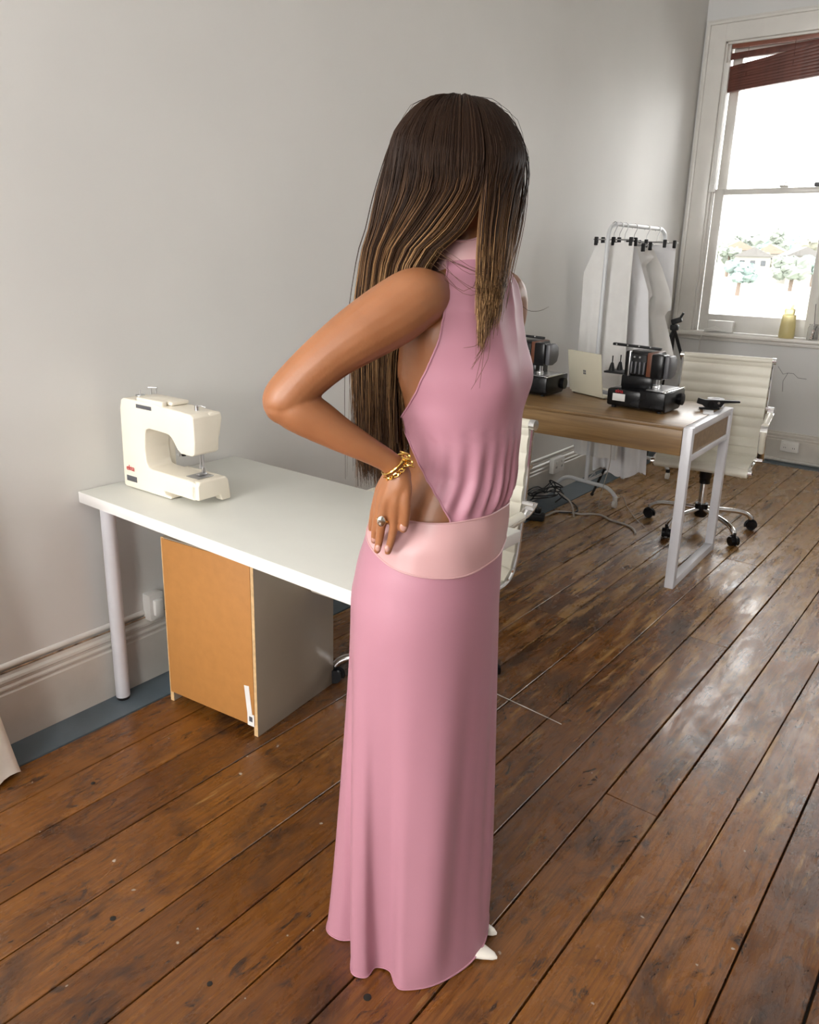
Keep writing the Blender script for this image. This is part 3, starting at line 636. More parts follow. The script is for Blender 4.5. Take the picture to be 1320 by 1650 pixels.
k = MB(); k.box((0, 0, .002), (.05, .12, .003), .001); o = k.build('paper_slip', PAPER, loc=(-1.195, 3.965, DZ)); o.rotation_euler = (0, 0, radians(18)); tag(o, 'small white paper slip on the desk end beside the black tool', 'paper')

# ================================================================== CLOTHES RACK
RXc, RY0, RY1, RH = -2.065, 4.52, 5.42, 1.70
rk = empty('clothes_rack', (RXc, (RY0 + RY1) / 2, 0), 0, 'pale tubular steel clothes rack on arched feet by the corner', 'clothes rack')
hy = (RY1 - RY0) / 2
path = [(0, -hy, .13)] + catmull([(0, -hy, RH - .10), (0, -hy + .02, RH - .03), (0, -hy + .09, RH)], 6) + catmull([(0, hy - .09, RH), (0, hy - .02, RH - .03), (0, hy, RH - .10)], 6) + [(0, hy, .13)]
k = MB(); k.tube(path, .0125, 12); k.build('rail', RACKM, rk)
for y in (-hy, hy):
    k = MB(); k.tube(catmull([(-.195, y, .06), (-.185, y, .10), (-.13, y, .138), (-.05, y, .136), (.05, y, .130), (.14, y, .122), (.195, y, .085), (.205, y, .05)], 6), .0125, 12); k.build('arched_foot', RACKM, rk)
    for x in (-.195, .205):
        k = MB(); k.cyl((x, y, .05), (x, y, .075), .015, n=10); k.build('caster_socket', BLACKM if y > 0 else WHITEP, rk)
        k = MB(); k.cyl((x - .010, y, .026), (x + .010, y, .026), .0245, n=18); k.build('caster', WHITEP, rk)
k = MB(); k.tube([(0, -hy, .135), (0, hy, .135)], .009, 10); k.build('lower_bar', RACKM, rk)
k = MB(); k.tube([(0, -hy, .135), (0.0, -hy + .12, .17), (0, -hy + .14, .135)], .004, 6); k.build('brace', RACKM, rk)
# hangers with black clips, and what hangs on them
def hanger(y, half, label, n_clip, dz=0.0, tilt=0.0):
    h = empty('clip_hanger', (RXc, y, RH - .0125), tilt, label, 'hanger', 'clip hangers on the rack')
    k = MB(); k.tube([(-.018, 0, -.004), (-.014, 0, .016), (0, 0, .026), (.014, 0, .018), (.017, 0, .0), (.008, 0, -.022), (0, 0, -.04), (0, 0, -.07 + dz)], .0022, 6); k.build('hook', STEEL, h)
    k = MB(); k.cyl((-half, 0, -.075 + dz), (half, 0, -.075 + dz), .0035, n=8); k.build('bar', STEEL, h)
    for i in range(n_clip):
        x = -half + .02 + (2 * half - .04) * i / max(1, n_clip - 1)
        k = MB(); k.box((x, 0, -.085 + dz), (.022, .018, .05), .004); k.cyl((x, -.012, -.075 + dz), (x, .012, -.075 + dz), .009, n=10); k.build('clip', BLACKM, h)
    return h
def garment(name, y, L, Rr, label, cat, mt, depth=.03, folds=5, amp=.012, ragged=0.0, seed=1):
    # L, Rr: polylines of (x, z) in world on plane y, from top to bottom
    rnd = random.Random(seed); n = 46; nc = 30; R = []
    def at(P, t):
        z = lerp(P[0][1], P[-1][1], t)
        for a, b in zip(P, P[1:]):
            if (a[1] >= z >= b[1]): u = (a[1] - z) / max(1e-6, a[1] - b[1]); return Vector((lerp(a[0], b[0], u), z))
        return Vector(P[-1])
    ph = [rnd.uniform(0, 6.28) for _ in range(6)]; cx = (L[0][0] + Rr[0][0]) / 2; zt = L[0][1]
    for i in range(n + 1):
        t = i / n; a = at(L, t); b = at(Rr, t); ring = []
        for kx in range(2 * nc):
            back = kx >= nc; u = (kx if not back else 2 * nc - 1 - kx) / (nc - 1)
            x = lerp(a.x, b.x, u); z = lerp(a.y, b.y, u)
            fo = sin(u * folds * 2 * pi * .5 + ph[0] + .6 * sin(3 * t + ph[1])) * amp * (.25 + t) + sin(u * folds * 2 * pi * 1.1 + ph[2]) * amp * .35 * t
            d = depth * (.35 + .65 * t) * sqrt(max(0, 1 - (2 * u - 1) ** 2)) * (1 if back else -1)
            zz = z + (ragged * sin(u * 9 + ph[3]) * rnd.uniform(.5, 1) if i == n else 0)
            ring.append((x - cx, d + fo, zz - zt))
        R.append(ring)
    m = MB(); m.rings(R, True, True); o = m.build(name, mt, loc=(cx, y, zt), ang=60); tag(o, label, cat, 'white pieces hanging on the rack'); return o
def PXP(pts, y): return [(ony(a, b, y).x, ony(a, b, y).z) for a, b in pts]
GY = [4.60, 4.74, 4.90, 5.10, 5.28]
hanger(4.60, .13, 'clip hanger holding the long white calico panel on the rack', 3)
hanger(4.68, .12, 'clip hanger just behind the long calico panel on the rack', 3, tilt=.1)
hanger(4.76, .15, 'clip hanger holding the white skirt toile on the rack', 3, dz=-.03, tilt=-.12)
hanger(4.90, .13, 'clip hanger holding the white bodice toile on the rack', 2, dz=-.02)
hanger(5.10, .14, 'clip hanger holding the collared white pattern piece on the rack', 3, tilt=.08)
hanger(5.28, .14, 'clip hanger holding the stiff white paper pattern on the rack', 2)
garment('calico_panel', 4.60, PXP([(962, 392), (940, 440), (936, 500), (927, 600), (923, 728)], 4.60), [(-1.935, 1.60), (-1.93, 1.3), (-1.91, .8), (-1.9, .29)], 'long white calico panel hanging at the near end of the rack', 'fabric', CALICO, .025, 5, .012, seed=3)
garment('skirt_toile', 4.75, [(-2.17, 1.585), (-2.19, 1.2), (-2.16, .7), (-2.12, .16)], PXP([(1024, 392), (1045, 470), (1046, 560), (1048, 650), (1042, 770)], 4.75), 'white skirt toile with uneven hem hanging behind the calico panel', 'fabric', PAPER, .03, 6, .016, .035, seed=5)
garment('bodice_toile', 4.92, [(-2.13, 1.60), (-2.14, 1.3), (-2.1, 1.0), (-2.09, .72)], PXP([(1034, 392), (1054, 414), (1040, 428), (1051, 476), (1036, 500), (1046, 560)], 4.92), 'white bodice toile with folded collar edge hanging mid-rack', 'fabric', CALICO, .035, 4, .014, seed=8)
garment('collared_pattern', 5.12, [(-2.14, 1.61), (-2.15, 1.2), (-2.10, .95), (-2.08, .80)], PXP([(1052, 400), (1066, 430), (1078, 468), (1082, 490), (1070, 510), (1082, 560), (1090, 600)], 5.12), 'white draped pattern piece hanging towards the window end of the rack', 'fabric', CALICO, .035, 4, .018, seed=11)
garment('paper_pattern', 5.30, [(-2.16, 1.59), (-2.16, 1.4), (-2.15, 1.1)], PXP([(1090, 392), (1086, 440), (1082, 500)], 5.30), 'stiff white paper pattern at the far end of the rack', 'paper', PAPER, .006, 1, .003, seed=13)

# --- tripod between rack and window
ap = Vector((-1.90, 5.33, 1.10)); tp = empty('tripod', (-1.90, 5.33, 0), 0, 'black folding tripod standing behind the rack near the window', 'tripod')
feet = [onz(954, 799), Vector((-1.66, 5.82, 0)), Vector((-2.20, 5.88, 0))]
for f_ in feet:
    f_ = f_ - Vector((-1.90, 5.33, 0)); top = Vector((0, 0, 1.06)); k = MB(); k.tube([top, lerp(top, f_, .55)], .011, 10); k.tube([lerp(top, f_, .52), f_ + Vector((0, 0, .015))], .008, 10); lg = k.build('leg', BLACKM, tp)
    k = MB(); k.sphere(lerp(top, f_, .545), .017, 10, 8); k.build('clamp', BLACKM, lg); k = MB(); k.sphere(f_ + Vector((0, 0, .012)), .012, 10, 8); k.build('rubber_foot', BLACKM, lg)
k = MB(); k.cyl((0, 0, .75), (0, 0, 1.07), .010, n=12); k.build('centre_column', BLACKM, tp)
k = MB(); k.box((0, 0, 1.07), (.05, .05, .04), .01); k.box((.01, 0, 1.115), (.07, .035, .035), .008, Matrix.Rotation(radians(-20), 3, 'Y')); k.cyl((.03, 0, 1.13), (.05, 0, 1.17), .008, n=10); k.cyl((0, 0, 1.05), (-.01, -.02, .99), .007, n=8); k.build('head', BLACKM, tp)

# --- cords and power board under the desk
def cord(name, pts, r_, mt, label, cat='cord'):
    P = [Vector(p) for p in pts]; o = P[0].copy(); o.z = 0
    m = MB(); m.tube([p - o for p in catmull(P, 6)], r_, 8); return tag(m.build(name, mt, loc=o), label, cat)
def fl(px, py, z=.006): p = onz(px, py, z); p.x = max(p.x, WX(p.y) + .035); return p
coil = []
cc = fl(880, 800, .02)
for i in range(44):
    a = i * .62; rr_ = .115 + .03 * sin(i * 1.7); coil.append((max(cc.x - .02 + rr_ * cos(a), WX(cc.y) + .05), cc.y - .05 + rr_ * 1.2 * sin(a), .014 + .035 * abs(sin(i * .9)) + .0016 * i))
cord('black_cable_coil', coil + [fl(905, 800, .02), fl(925, 812, .008), fl(930, 824, .008), fl(905, 826), fl(893, 822)], .0042, CORDB, 'tangled coil of black cable on the floor against the skirting')
pb = empty('power_board', fl(850, 836, .0), radians(20), 'black power board on the floor behind the cream chair', 'power board')
k = MB(); k.box((0, 0, .022), (.20, .07, .04), .008); k.build('housing', BLACKM, pb)
for i in range(3):
    k = MB(); k.box((-.06 + .06 * i, 0, .043), (.035, .045, .004), .003); k.build('socket', GREYP, pb)
k = MB(); k.box((.06, 0, .062), (.035, .035, .034), .008); k.build('plug', BLACKP, pb)
cord('pale_extension_cord', [fl(868, 833, .02), fl(882, 830), fl(895, 824, .012), fl(915, 825), fl(935, 828), fl(965, 829), fl(985, 838), (fl(1010, 846)), fl(1021, 853), fl(1024, 860)], .0065, CORDW, 'pale grey extension cord running across the boards under the desk')
p0 = dk.matrix_world
cord('thin_white_lead', [(-1.78, 4.19, .64), (-1.785, 4.20, .5), (-1.79, 4.22, .36), (-1.83, 4.25, .2), (-1.86, 4.30, .05), fl(1001, 800), fl(1010, 815), fl(1024, 835), fl(1040, 850)], .0022, CORDW, 'thin pale lead hanging from the desk down to the floor')
cord('rack_white_cord', [fl(925, 832), fl(921, 812, .03), fl(910, 800, .05), fl(897, 790, .10)], .005, CORDW, 'short white cord lying over the black cable coil')
pc = empty('dark_crate', (-1.90, 6.18, 0), 0.03, 'dark grey equipment case on the floor below the window', 'case')
k = MB(); k.box((0, 0, .085), (.42, .22, .17), .012); k.build('shell', GREYP, pc); k = MB(); k.box((0, 0, .175), (.43, .23, .012), .005); k.build('lid', BLACKM, pc); k = MB(); k.tube([(-.06, -.118, .12), (-.05, -.135, .125), (.05, -.135, .125), (.06, -.118, .12)], .005, 8); k.build('handle', BLACKM, pc)

# --- things on the window sill
SZ = W1[2] + .006
bo = empty('squeeze_bottle', (-1.462, 6.505, SZ), 0, 'yellow plastic squeeze bottle on the window sill', 'bottle')
k = MB(); k.lathe([(.050, 0), (.055, .006), (.055, .05), (.048, .16), (.046, .172), (.043, .174)], n=28); k.build('body', YELLOW, bo)
k = MB(); k.lathe([(.036, .174), (.036, .214), (.033, .217)], n=24); cp = k.build('cap', YELLOW, bo)
k = MB(); k.tube([(.012, 0, .215), (.016, 0, .235), (.022, 0, .248)], [.010, .008, .006], 10); k.build('nozzle', YELLOW, cp)
jr = empty('glass_jar', (-1.285, 6.515, SZ), 0, 'small clear glass jar with a thin stick on the window sill', 'jar')
k = MB(); k.lathe([(.036, 0), (.038, .004), (.038, .085), (.030, .10), (.030, .115), (.028, .115), (.028, .098), (.035, .083), (.035, .006), (.001, .006)], n=24); k.build('jar', GLASSJ, jr)
k = MB(); k.tube([(.01, 0, .01), (-.004, .004, .16), (-.012, .006, .26)], .0022, 6); k.build('stick', GREYP, jr); k = MB(); k.tube([(.0, .012, .012), (.016, .010, .10)], .004, 6); k.build('stick', BLACKM, jr)
for i in range(3):
    k = MB(); k.sphere((.004 * i - .006, .006 * (i % 2), .02 + .022 * i), .010, 10, 8); k.build('bead', mat('pink_bead', (.7, .5, .42), .4), jr)
wb = empty('white_adapter_box', (-1.975, 6.55, SZ), radians(-4), 'white plastic box with folded bracket on the window sill', 'box')
k = MB(); k.box((.01, .0, .047), (.20, .04, .09), .006); k.build('housing', WHITEP, wb)
k = MB(); k.prism([(-.11, -.03), (-.09, -.075), (.01, -.045), (.07, -.02)], .015, .022, 'z', .001); k.prism([(-.11, .0), (-.09, .022), (-.02, .05), (.05, .012)], -.04, -.034, 'y', .001); k.build('bracket', WHITEP, wb)
cord('hanging_white_cord', [(-2.07, 6.47, SZ + .01), (-2.085, 6.455, SZ - .06), (-2.10, 6.50, SZ - .14), (-2.12, 6.54, SZ - .28), (-2.16, 6.55, .5)], .0035, WHITEP, 'white cord hanging from the sill down the wall')

# --- calico skirt hem at the left edge
hc = Vector((-2.15, 0.70, 0)); R = []
for i in range(26):
    t = i / 25; z = lerp(.86, .004, t); ring = []
    for a in range(72):
        an = 2 * pi * a / 72; rad_ = lerp(.10, .19, t ** 1.6) * (1 + .10 * t * sin(an * 7 + 1) + .05 * t * sin(an * 11 + t * 2)); x = rad_ * cos(an) * .5; y = rad_ * sin(an)
        ring.append((max(x, WX(.64) + .03 - hc.x), y, z + (0.010 * sin(an * 9) if i == 25 else 0) + .006))
    R.append(ring)
m = MB(); m.rings(R, True, False); sk = empty('skirt_dress_form', hc, 0, 'cream calico skirt with rough hem standing against the long wall', 'fabric')
m.build('skirt', DRAPE, sk, ang=70)
k = MB(); k.lathe([(.11, .012), (.11, .025), (.02, .04), (.018, .84), (.07, .86), (.075, .88), (.06, .9)], n=20); k.build('stand', WHITEM, sk)

# ================================================================== OUTSIDE
GZ = -7.0
m = MB(); m.box2((-260, 9, GZ - 1), (200, 420, GZ)); tag(struct(m.build('ground_outside', mat('pale_yard_concrete', (.62, .62, .60), .9, var=.1, scale=.05)), 'pale open ground outside the window'))
LEAF = [mat('grey_green_leaves', (.14, .16, .135), .8, var=.4, scale=.6), mat('blue_green_leaves', (.125, .168, .155), .8, var=.4, scale=.6), mat('olive_leaves', (.165, .165, .13), .8, var=.4, scale=.6)]
BARK = mat('bark', (.12, .09, .07), .9)
m = MB(); R = []
for j in range(14):
    y = 105 + j * 14; R.append([(-110 + i * 8, y, GZ + 7.5 * (j / 13.0) ** 1.1 + 1.6 * sin(i * .7 + j) * (j / 13.0)) for i in range(24)])
m.rings(R, False, False); struct(m.build('hillside', mat('pale_dry_grass', (.30, .31, .25), .9, var=.25, scale=.08)), 'pale hillside far outside the window')
def tree(px, py0, py1, D, wpx, mi, label, seed):
    rnd = random.Random(seed); b = ony(px, py0, D); h = ony(px, py1, D).z - b.z; w = wpx / FPX * D * 1.2; p = Vector((b.x, D, b.z)); t = empty('tree', p, 0, label, 'tree', 'trees beyond the window')
    k = MB(); k.tube([(0, 0, -1.5), (.1, 0, h * .3), (0, .1, h * .55)], [.3, .22, .1], 8); k.build('trunk', BARK, t)
    k = MB()
    for i in range(20):
        a = rnd.uniform(0, 6.28); rr_ = w * .5 * sqrt(rnd.random()) * .75; zz = h * rnd.uniform(.25, .82); s_ = w * rnd.uniform(.14, .24)
        n0 = len(k.v); k.sphere((rr_ * cos(a), rr_ * sin(a), zz), (s_, s_, s_ * .8), 10, 7)
        for q in range(n0, len(k.v)):
            v = Vector(k.v[q]); k.v[q] = tuple(v + Vector((rnd.uniform(-1, 1), rnd.uniform(-1, 1), rnd.uniform(-1, 1))) * s_ * .2)
    k.build('crown', LEAF[mi], t, smooth=False)
TR = [(1190, 458, 420, 112, 40, 1, 'rounded blue-green tree standing nearest outside the window'), (1172, 432, 392, 150, 34, 0, 'grey-green tree by the left jamb, seen through the window'), (1205, 424, 384, 196, 54, 0, 'broad distant grey-green tree above the houses'),
      (1222, 440, 404, 140, 34, 2, 'olive tree beside the pale houses outside the window'), (1252, 426, 362, 165, 26, 0, 'tallest thin grey-green tree rising above the outdoor skyline'), (1240, 422, 392, 176, 50, 1, 'distant blue-green tree at the middle of the skyline'),
      (1275, 452, 414, 125, 44, 0, 'low grey tree in the middle of the outdoor view'), (1300, 430, 384, 160, 44, 2, 'olive tree towards the right sash stile outside'), (1310, 446, 412, 135, 30, 1, 'small blue-green tree beside the right-hand house'), (1280, 420, 388, 214, 46, 1, 'broad distant tree on the ridge outside'), (1148, 430, 390, 200, 40, 0, 'broad distant grey tree half behind the casing')]
for i, a in enumerate(TR): tree(*a, i + 1)
HW1 = mat('pale_render', (.22, .21, .19), .9); HR1 = mat('grey_roof', (.10, .095, .09), .8); HR2 = mat('terracotta_roof', (.18, .13, .10), .8); GLD = mat('dark_window', (.03, .035, .04), .2)
def house(px, py0, D, w, d, h, roof, label, rz):
    p = ony(px, py0, D); r_ = empty('house', p, rz, label, 'house', 'houses beyond the window')
    k = MB(); k.box2((-w / 2, 0, -2), (w / 2, d, h)); k.build('walls', HW1, r_, smooth=False)
    k = MB(); k.prism([(-w / 2 - .4, h), (w / 2 + .4, h), (0, h + w * .28)], -.4, d + .4, 'y'); k.build('roof', roof, r_, smooth=False)
    for i in range(3):
        k = MB(); k.box((-w * .3 + w * .3 * i, -.03, h * .55), (w * .14, .08, h * .35)); k.build('window', GLD, r_, smooth=False)
house(1211, 437, 132, 5, 5, 2.2, HR1, 'pale house with grey gabled roof seen low through the window', .3)
house(1238, 432, 150, 5.5, 5, 2.4, HR2, 'pale house with terracotta roof seen through the window', .1)
house(1187, 426, 160, 6, 5, 2.6, HR2, 'distant house with terracotta roof near the left jamb', .4)
house(1294, 438, 140, 5, 5, 2.4, HR1, 'distant pale house near the right sash stile', .5)

# ================================================================== THE WOMAN
YAW = atan2(CR.y, CR.x); AH = Vector((cos(YAW), sin(YAW), 0)); BH = Vector((-sin(YAW), cos(YAW), 0)); OA, OB = 0.04, 1.45
wo = empty('person', AH * OA + BH * OB, YAW, 'woman in long pink halter dress standing with hand on hip, long brown hair', 'person')
def loc_(a, b, z): return Vector((a - OA, b - OB, z))          # (right, away, up) -> local
def wpos(a, b, z): return AH * a + BH * b + Vector((0, 0, z))
def onb(px, py, b):
    d = ray(px, py); t = b / d.dot(BH); p = CP + d * t; return Vector((p.dot(AH), b, p.z))
def P3(px, py, b): v = onb(px, py, b); return loc_(v.x, v.y, v.z)
TH = radians(26); FW = Vector((cos(TH), -sin(TH))); LF = Vector((sin(TH), cos(TH)))   # forward and her left, in (a, b)
TORSO = [  # z, ca, cb, half width, half depth
    (0.70, .052, 1.45, .160, .125), (0.80, .050, 1.45, .168, .133), (0.86, .050, 1.45, .166, .133), (0.92, .055, 1.45, .160, .128), (0.99, .065, 1.45, .148, .120), (1.05, .083, 1.45, .128, .105),
    (1.12, .104, 1.45, .114, .094), (1.18, .107, 1.45, .118, .098), (1.24, .101, 1.45, .128, .103), (1.30, .092, 1.45, .138, .108), (1.36, .094, 1.45, .148, .100), (1.41, .100, 1.45, .150, .086), (1.445, .106, 1.45, .128, .072), (1.475, .108, 1.45, .075, .060), (1.50, .106, 1.452, .052, .053)]
def bust(z, t):
    # t: angle from forward; two soft mounds
    b = 0
    for s_ in (-1, 1): b += exp(-((t - s_ * .52) / .40) ** 2 - ((z - 1.292) / (.058 if z > 1.292 else .050)) ** 2)
    return .023 * b
def tpt(z, t, off=0.0):
    ca, cb, w, d = table(TORSO, z); x = (d + off) * cos(t); y = (w + off) * sin(t); e = bust(z, t)
    q = Vector((ca, cb)) + FW * (x + e * cos(t)) + LF * (y + e * sin(t) * .5)
    return loc_(q.x, q.y, z)
body = MB()
R = []
for i in range(60):
    z = lerp(.70, 1.50, i / 59); R.append([tpt(z, 2 * pi * k / 48) for k in range(48)])
body.rings(R, True, True)
def limb(pts, n=6, seg=20, caps=True):
    # pts: (Vector, r); smooth tapered limb with round ends
    P = catmull([p for p, r_ in pts], n); Rr = [v.x for v in catmull([Vector((r_, 0, 0)) for p, r_ in pts], n)]
    a = P[0] - P[1]; a = a.normalized(); b = (P[-1] - P[-2]).normalized()
    hd = [(P[0] + a * Rr[0] * sin(x), Rr[0] * cos(x)) for x in (1.45, 1.15, .8, .4)]; tl = [(P[-1] + b * Rr[-1] * sin(x), Rr[-1] * cos(x)) for x in (.4, .8, 1.15, 1.45)]
    Q = hd + list(zip(P, Rr)) + tl; body.tube([q[0] for q in Q], [q[1] for q in Q], seg)
# neck and head
limb([(loc_(.104, 1.450, 1.44), .056), (loc_(.103, 1.452, 1.50), .052), (loc_(.092, 1.458, 1.57), .052), (loc_(.088, 1.46, 1.62), .055)])
HC = Vector((.093, 1.452, 1.632)); HY = radians(28); HF = Vector((cos(HY), sin(HY), 0)); HL = Vector((-sin(HY), cos(HY), 0))
def hpt(x, y, z): q = HC + HF * x + HL * y + Vector((0, 0, z)); return loc_(q.x, q.y, q.z)
def G(v, c, s_): return exp(-((v - c) / s_) ** 2)
nu, nv = 96, 72; R = []
for i in range(nv + 1):
    e = -pi / 2 + pi * i / nv; ring = []
    for k in range(nu):
        a = 2 * pi * k / nu; dx, dy, dz = max(cos(e), 1e-3) * cos(a), max(cos(e), 1e-3) * sin(a), sin(e)
        x, y, z = .098 * dx, .076 * dy, .116 * dz
        if z < 0:
            f = min(1, -z / .116); y *= 1 - .32 * f * max(0, min(1, (dx + .4))); x += .012 * f * (1 if dx > 0 else .2) * max(0, dx + .3)
        if dx > 0:
            yy, zz = abs(y), z
            x += .018 * G(y, 0, .0095) * (G(zz, -.030, .017) + .45 * G(zz, -.008, .016))                        # nose
            x += .006 * G(zz, .020, .012) * G(yy, .025, .028) - .013 * G(yy, .031, .015) * G(zz, .002, .013)     # brow, sockets
            x += .009 * G(y, 0, .020) * (G(zz, -.060, .006) + G(zz, -.073, .007)) - .003 * G(y, 0, .02) * G(zz, -.0665, .003)
            x += .010 * G(y, 0, .022) * G(zz, -.098, .015); x += .005 * G(yy, .046, .018) * G(zz, -.028, .02)
        ring.append(hpt(x, y, z))
    R.append(ring)
body.rings(R, True, True)
for s_ in (-1, 1):      # ears
    for (x, z, rx, rz) in ((-.008, .004, .014, .026), (-.004, -.022, .010, .014)):
        n0 = len(body.v); body.sphere((0, 0, 0), (rx, .008, rz), 14, 10)
        for q in range(n0, len(body.v)):
            v = body.v[q]; body.v[q] = tuple(hpt(v[0] + x, s_ * .077 + v[1] + abs(v[0]) * .3 * s_, v[2] + z))
# right arm (on the hip)
limb([(P3(702, 478, 1.40), .040), (P3(686, 480, 1.345), .046), (P3(667, 483, 1.307), .0505), (P3(632, 506, 1.285), .0525), (P3(578, 540, 1.265), .0475), (P3(535, 570, 1.252), .0415), (P3(494, 606, 1.243), .0385), (P3(463, 640, 1.238), .0375), (P3(459, 650, 1.238), .0345)])
limb([(P3(456, 648, 1.238), .0325), (P3(478, 659, 1.240), .0365), (P3(510, 677, 1.245), .0345), (P3(548, 700, 1.252), .0285), (P3(590, 723, 1.262), .0225), (P3(622, 741, 1.272), .0195), (P3(640, 755, 1.279), .0195)])
# right hand
HB = 1.285
wr = (P3(641, 757, 1.281), .0185)
def finger(kn, pts): limb([wr, (P3(*kn), .0125)] + [(P3(*p[:3]), p[3]) for p in pts], 5, 14)
finger((653, 785, 1.272), [(653, 805, 1.268, .0102), (654, 825, 1.268, .0088), (652, 843, 1.274, .0084), (650, 853, 1.278, .0070)])
finger((641, 790, 1.272), [(637, 812, 1.271, .0104), (635, 845, 1.281, .0083), (631, 868, 1.288, .0076), (625, 889, 1.293, .0064)])
finger((630, 788, 1.276), [(621, 812, 1.278, .0102), (615, 845, 1.287, .0083), (612, 866, 1.295, .0076), (608, 887, 1.299, .0064)])
finger((622, 786, 1.286), [(614, 808, 1.291, .0100), (608, 836, 1.303, .0086), (605, 855, 1.312, .0078), (603, 871, 1.318, .0066)])
finger((618, 784, 1.298), [(609, 803, 1.305, .0090), (603, 824, 1.318, .0076), (600, 840, 1.328, .0068), (598, 852, 1.334, .0058)])
limb([(P3(645, 765, 1.279), .019), (P3(643, 785, 1.276), .0185), (P3(632, 800, 1.279), .016)], 5, 16)
# left arm hanging on the far side
limb([(loc_(.165, 1.56, 1.415), .045), (loc_(.185, 1.60, 1.425), .049), (loc_(.190, 1.622, 1.37), .047), (loc_(.165, 1.645, 1.26), .041), (loc_(.140, 1.655, 1.14), .036), (loc_(.132, 1.66, 1.08), .034), (loc_(.125, 1.658, .98), .026), (loc_(.122, 1.652, .90), .019)])
wl = (loc_(.122, 1.651, .885), .018)
for i, (da_, db_, l_) in enumerate(((.030, -.006, .055), (.016, .0, .085), (.002, .004, .092), (-.012, .004, .086), (-.024, .002, .072))):
    k0 = Vector((.122 + da_ * .7, 1.645 + db_, .82 + (.03 if i == 0 else 0))); limb([wl, (loc_(*k0), .0118)] + [(loc_(k0.x + da_ * .35 + .004 * q, k0.y + db_ - .006 * q * q / 2, k0.z - l_ * q / 3), .0095 - .0012 * q) for q in (1, 2, 3)], 4, 12)
# legs and feet
FD = Vector((.955, -.297))   # direction the feet point
TIPS = [(.232, 1.385), (.238, 1.450)]
for i, (hx, s_) in enumerate(((-1, -1), (1, 1))):
    hp = Vector((.05, 1.45)) + LF * (.085 * s_); an = Vector(TIPS[i]) - FD * .205
    limb([(loc_(hp.x, hp.y, .84), .085), (loc_(lerp(hp.x, an.x, .3), lerp(hp.y, an.y, .3), .68), .075), (loc_(lerp(hp.x, an.x, .6), lerp(hp.y, an.y, .6), .50), .052), (loc_(lerp(hp.x, an.x, .8), lerp(hp.y, an.y, .8), .36), .050), (loc_(lerp(hp.x, an.x, .95), lerp(hp.y, an.y, .95), .20), .034), (loc_(an.x, an.y, .125), .028)], 5, 16)
    f0 = an; limb([(loc_(f0.x, f0.y, .115), .027)] + [(loc_(f0.x + FD.x * q, f0.y + FD.y * q, z_), r_) for q, z_, r_ in ((.05, .078, .018), (.09, .040, .010), (.12, .022, .006))], 4, 12)
# fuse into one continuous skin
tmp = body.build('tmp_body', SKIN)
rm = tmp.modifiers.new('r', 'REMESH'); rm.mode = 'VOXEL'; rm.voxel_size = 0.0028; rm.use_smooth_shade = True
sm_ = tmp.modifiers.new('s', 'SMOOTH'); sm_.factor = 0.5; sm_.iterations = 4
dg = bpy.context.evaluated_depsgraph_get(); me = bpy.data.meshes.new_from_object(tmp.evaluated_get(dg)); bpy.data.objects.remove(tmp)
me.name = 'body'; me.materials.clear(); me.materials.append(SKIN); me.polygons.foreach_set('use_smooth', [True] * len(me.polygons))
bo_ = bpy.data.objects.new('body', me); COL.objects.link(bo_); bo_.parent = wo; tag(bo_, 'tanned skin')
# eyes and lips
for s_ in (-1, 1):
    k = MB(); k.sphere(hpt(.0750, s_ * .031, .001), .0110, 16, 12); ey = k.build('eye', EYEW, wo)
    k = MB(); k.sphere(hpt(.0838, s_ * .0312, .001), (.0035, .0035, .0048), 12, 8); k.build('iris', IRIS, ey)
    k = MB(); k.tube([hpt(.092 - .35 * abs(q) ** 1.2, s_ * (.030 + q), .022 + .1 * q - 6 * q * q) for q in (-.018, -.008, 0, .01, .02)], [.001, .0022, .0026, .002, .0008], 6); k.build('eyebrow', HAIRM, wo)
k = MB()
for z_ in (-.060, -.0725): k.tube([hpt(.0975 - 9 * q * q, q, z_ - 2.0 * q * q * (-1 if z_ < -.07 else 1)) for q in (-.022, -.012, 0, .012, .022)], [.001, .004, .005, .004, .001], 8)
k.build('lips', LIPS, wo)
# nails
for (px, py, b, r_) in ((650, 849, 1.2695, .0062), (624, 884, 1.2855, .0050), (609, 883, 1.2915, .0050), (602.5, 869, 1.312, .0048)):
    k = MB(); k.sphere(P3(px, py, b), (r_, .0028, r_ * 1.3), 12, 8); k.build('fingernail', NAIL, wo)

# ---- skirt
HEM = [(10, .219, 1.466, .032), (-15, .202, 1.402, .026), (-34, .160, 1.362, .006), (-67, .091, 1.319, .003), (-97, .028, 1.306, .003), (-105, .008, 1.317, .003), (-113, -.005, 1.346, .008), (-124, -.037, 1.358, .004), (-134, -.056, 1.334, .003), (-144, -.086, 1.343, .003), (-150, -.090, 1.385, .004), (-158, -.081, 1.425, .004), (-168, -.124, 1.430, .003), (-184, -.153, 1.462, .003), (-203, -.13, 1.54, .003), (-231, -.06, 1.60, .003), (-264, .03, 1.62, .003), (-299, .13, 1.60, .004), (-324, .20, 1.555, .02), (-340, .218, 1.51, .03)]
def cat1(vals, t):   # periodic catmull over HEM index
    n = len(vals); i = int(t) % n; u = t - int(t); p = [vals[(i + q) % n] for q in (-1, 0, 1, 2)]
    return .5 * ((2 * p[1]) + (p[2] - p[0]) * u + (2 * p[0] - 5 * p[1] + 4 * p[2] - p[3]) * u * u + (3 * p[1] - p[0] - 3 * p[2] + p[3]) * u ** 3)
